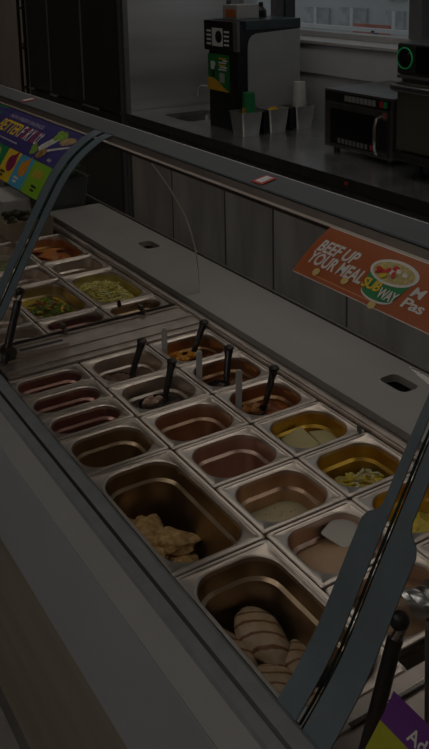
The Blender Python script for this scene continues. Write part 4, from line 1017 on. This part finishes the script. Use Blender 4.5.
art('small_print', OP, poly([(0,0),(.14,0),(.14,.0018),(0,.0018)]), 1.01, sz(1.2885), P('print_dull', (.60,.22,.08), .5, var=.1, scale=150), cut=False)
# edge line of poster
for s in (sb0, st0-.0012): art('border', OP, poly([(0,0),(.306,0),(.306,.0012),(0,.0012)]), 1.053, s, ink, .0045, cut=False)
# blue salad poster on the far glass
sA, sB, sC = s_of_z(1.193), s_of_z(1.266), s_of_z(1.3385)
BP = gposter('blue and tile-coloured salad poster on the far glass', 'poster', 2.95, 2.024, sA, sC, P('poster_blue', (.055,.045,.19), .45, var=.05, scale=15))
hb_ = sC-sB
sil = poly([(0,0),(.35,0),(.35,hb_),(0,hb_)]); art('green_field', BP, sil, 2.95, sB, grn, .0044)
art('headline', BP, fitted(text('BETTER', 1, .02, .15, space=.85), .175, .040), 2.535, sB+hb_*.31, yel)
for q, (ch, y, mm) in enumerate((('F',2.356,ink),('O',2.334,redi),('R',2.310,ink),('Y',2.284,ink),('O',2.258,redi),('U',2.230,ink))):
    art('headline', BP, fitted(text(ch, 1, .018, .12), .0225, .040), y, sB+hb_*.31, mm, .0049+.0001*q)
art('small_text', BP, fitted(text('NEW FRESH SAVINGS', 1, .012, .1, space=.95), .268, .013), 2.519, sB+hb_*.74, P('print_lilac', (.40,.38,.46), .5, var=.1, scale=80))
art('small_print', BP, poly([(0,0),(.30,0),(.30,.004),(0,.004)]), 2.62, sB+hb_*.14, P('print_lilac', (.40,.38,.46)), cut=False)
art('small_print', BP, text('Fresh', .014, .01), 2.235, sB+hb_*.55, ink); art('small_print', BP, text('daily', .013, .01), 2.085, sB+hb_*.10, ink)
# wrap, bread, greens pictures
art('wrap_picture', BP, poly([(0,0),(.05,.052),(.085,.046),(.03,-.012)]), 2.185, sB+hb_*.30, P('print_pale', (.55,.56,.50), .5, var=.15, scale=60), .0046)
pg = P('print_leaf', (.20,.36,.05), .5, var=.35, scale=90)
for x, y, q in ((2.115,.80,.018),(2.13,.72,.018),(2.10,.76,.017),(2.205,.28,.014),(2.185,.20,.013),(2.20,.16,.012),(2.14,.84,.012)):
    art('greens_picture', BP, poly(ell(0,0,q,q*.8,.3,12)), x, sB+hb_*y, pg, .0050+.0001*q*100, cut=False)
pb = P('print_bread', (.40,.28,.14), .5, var=.3, scale=80)
art('bread_picture', BP, poly(ell(0,0,.036,.014,.25)), 2.06, sB+hb_*.70, pb, .0050); art('spoon_picture', BP, poly([(0,0),(.12,.040),(.122,.046),(-.002,.008)]), 2.145, sB+hb_*.20, P('print_pale', (.55,.56,.50)), .0051)
art('nuts_picture', BP, poly(ell(0,0,.026,.013,.35)), 2.14, sB+hb_*.20, P('print_nut', (.32,.20,.07), .5, var=.4, scale=120), .0054)
ht = sB-sA; ty = [2.95, 2.56, 2.345, 2.245, 2.145, 2.026]
tm = [grn, grn, P('tile_yellow', (.66,.46,.02), .5, var=.04), P('tile_blue', (.06,.32,.50), .5, var=.04), P('tile_lime', (.20,.42,.02), .5, var=.04)]
tm[0] = P('tile_leaf', (.05,.26,.05), .5, var=.2, scale=30)
for k in range(5):
    w_ = ty[k]-ty[k+1]
    tl = art('tile', BP, poly([(0,0),(w_,0),(w_,ht),(0,ht)]), ty[k], sA, tm[k], .0046)
art('greens_picture', BP, poly(ell(0,0,.055,.026,.2)), 2.44, sA+ht*.60, P('print_leaf2', (.30,.42,.12), .5, var=.5, scale=110), .0050)
for x, y in ((2.46,.62),(2.42,.55),(2.44,.70)): art('tomato_picture', BP, poly(ell(0,0,.011,.009)), x, sA+ht*y, redi, .0053, cut=False)
art('onion_picture', BP, poly(ell(0,0,.030,.024)+[]), 2.283, sA+ht*.60, P('print_purple', (.26,.02,.09), .5, var=.3, scale=60), .0050); art('onion_picture', BP, poly([(-.010,.018),(.022,.040),(.020,.010)]), 2.283, sA+ht*.60, P('print_purple', (.26,.02,.09)), .0051, cut=False)
art('sauce_picture', BP, poly(ell(0,0,.028,.023)), 2.19, sA+ht*.62, P('print_orange', (.62,.26,.02), .5, var=.1, scale=40), .0050); art('sauce_picture', BP, poly([(-.008,.018),(.022,.038),(.022,.008)]), 2.19, sA+ht*.62, P('print_orange', (.62,.26,.02)), .0051, cut=False)
for k in range(3): art('carrot_picture', BP, poly(ell(0,0,.008,.014,-.4,12)), 2.108-.021*k, sA+ht*.66, P('print_carrot', (.52,.32,.05), .5, var=.2, scale=60), .0050, cut=False)
for x, m_, y in ((2.33,BLACK,.22),(2.225,ink,.24),(2.095,BLACK,.26),(2.50,ink,.15)):
    for q in range(2): art('tile_text', BP, poly([(0,0),(.035-.010*q,0),(.035-.010*q,.006),(0,.006)]), x-.004*q, sA+ht*y-.010*q, m_, .0050, cut=False)
# purple and yellow poster on the near glass
sP, sQ, sR_ = 0.004, s_of_z(.938), s_of_z(.966)
PP = gposter('purple and yellow poster low on the nearest glass', 'poster', .612, .25, sP, sR_, P('poster_purple', (.12,.022,.20), .5, var=.05, scale=20))
art('yellow_field', PP, poly([(0,0),(.362,0),(.362,sQ-sP),(0,sQ-sP)]), .612, sP, P('poster_lime', (.34,.36,.01), .5, var=.05, scale=20), .0046)
art('headline', PP, text('Ad', .021, .015), .575, sQ+.006, ink, .0048)

# ------------------------------------------------------------------ world, view
wd = bpy.data.worlds.new('sky'); C.world = wd; wd.use_nodes = True
bg = wd.node_tree.nodes['Background']; bg.inputs[0].default_value = (.86,.93,1.0,1); bg.inputs[1].default_value = 2.2
C.view_settings.view_transform = 'Standard'; C.view_settings.look = 'None'; C.view_settings.gamma = 1.0; C.view_settings.use_curve_mapping = False
C.view_settings.exposure = -3.6
C.cycles.max_bounces = 10; C.cycles.transparent_max_bounces = 16; C.cycles.caustics_reflective = False; C.cycles.caustics_refractive = False
C.cycles.sample_clamp_indirect = 6.0
C.cycles.use_denoising = True
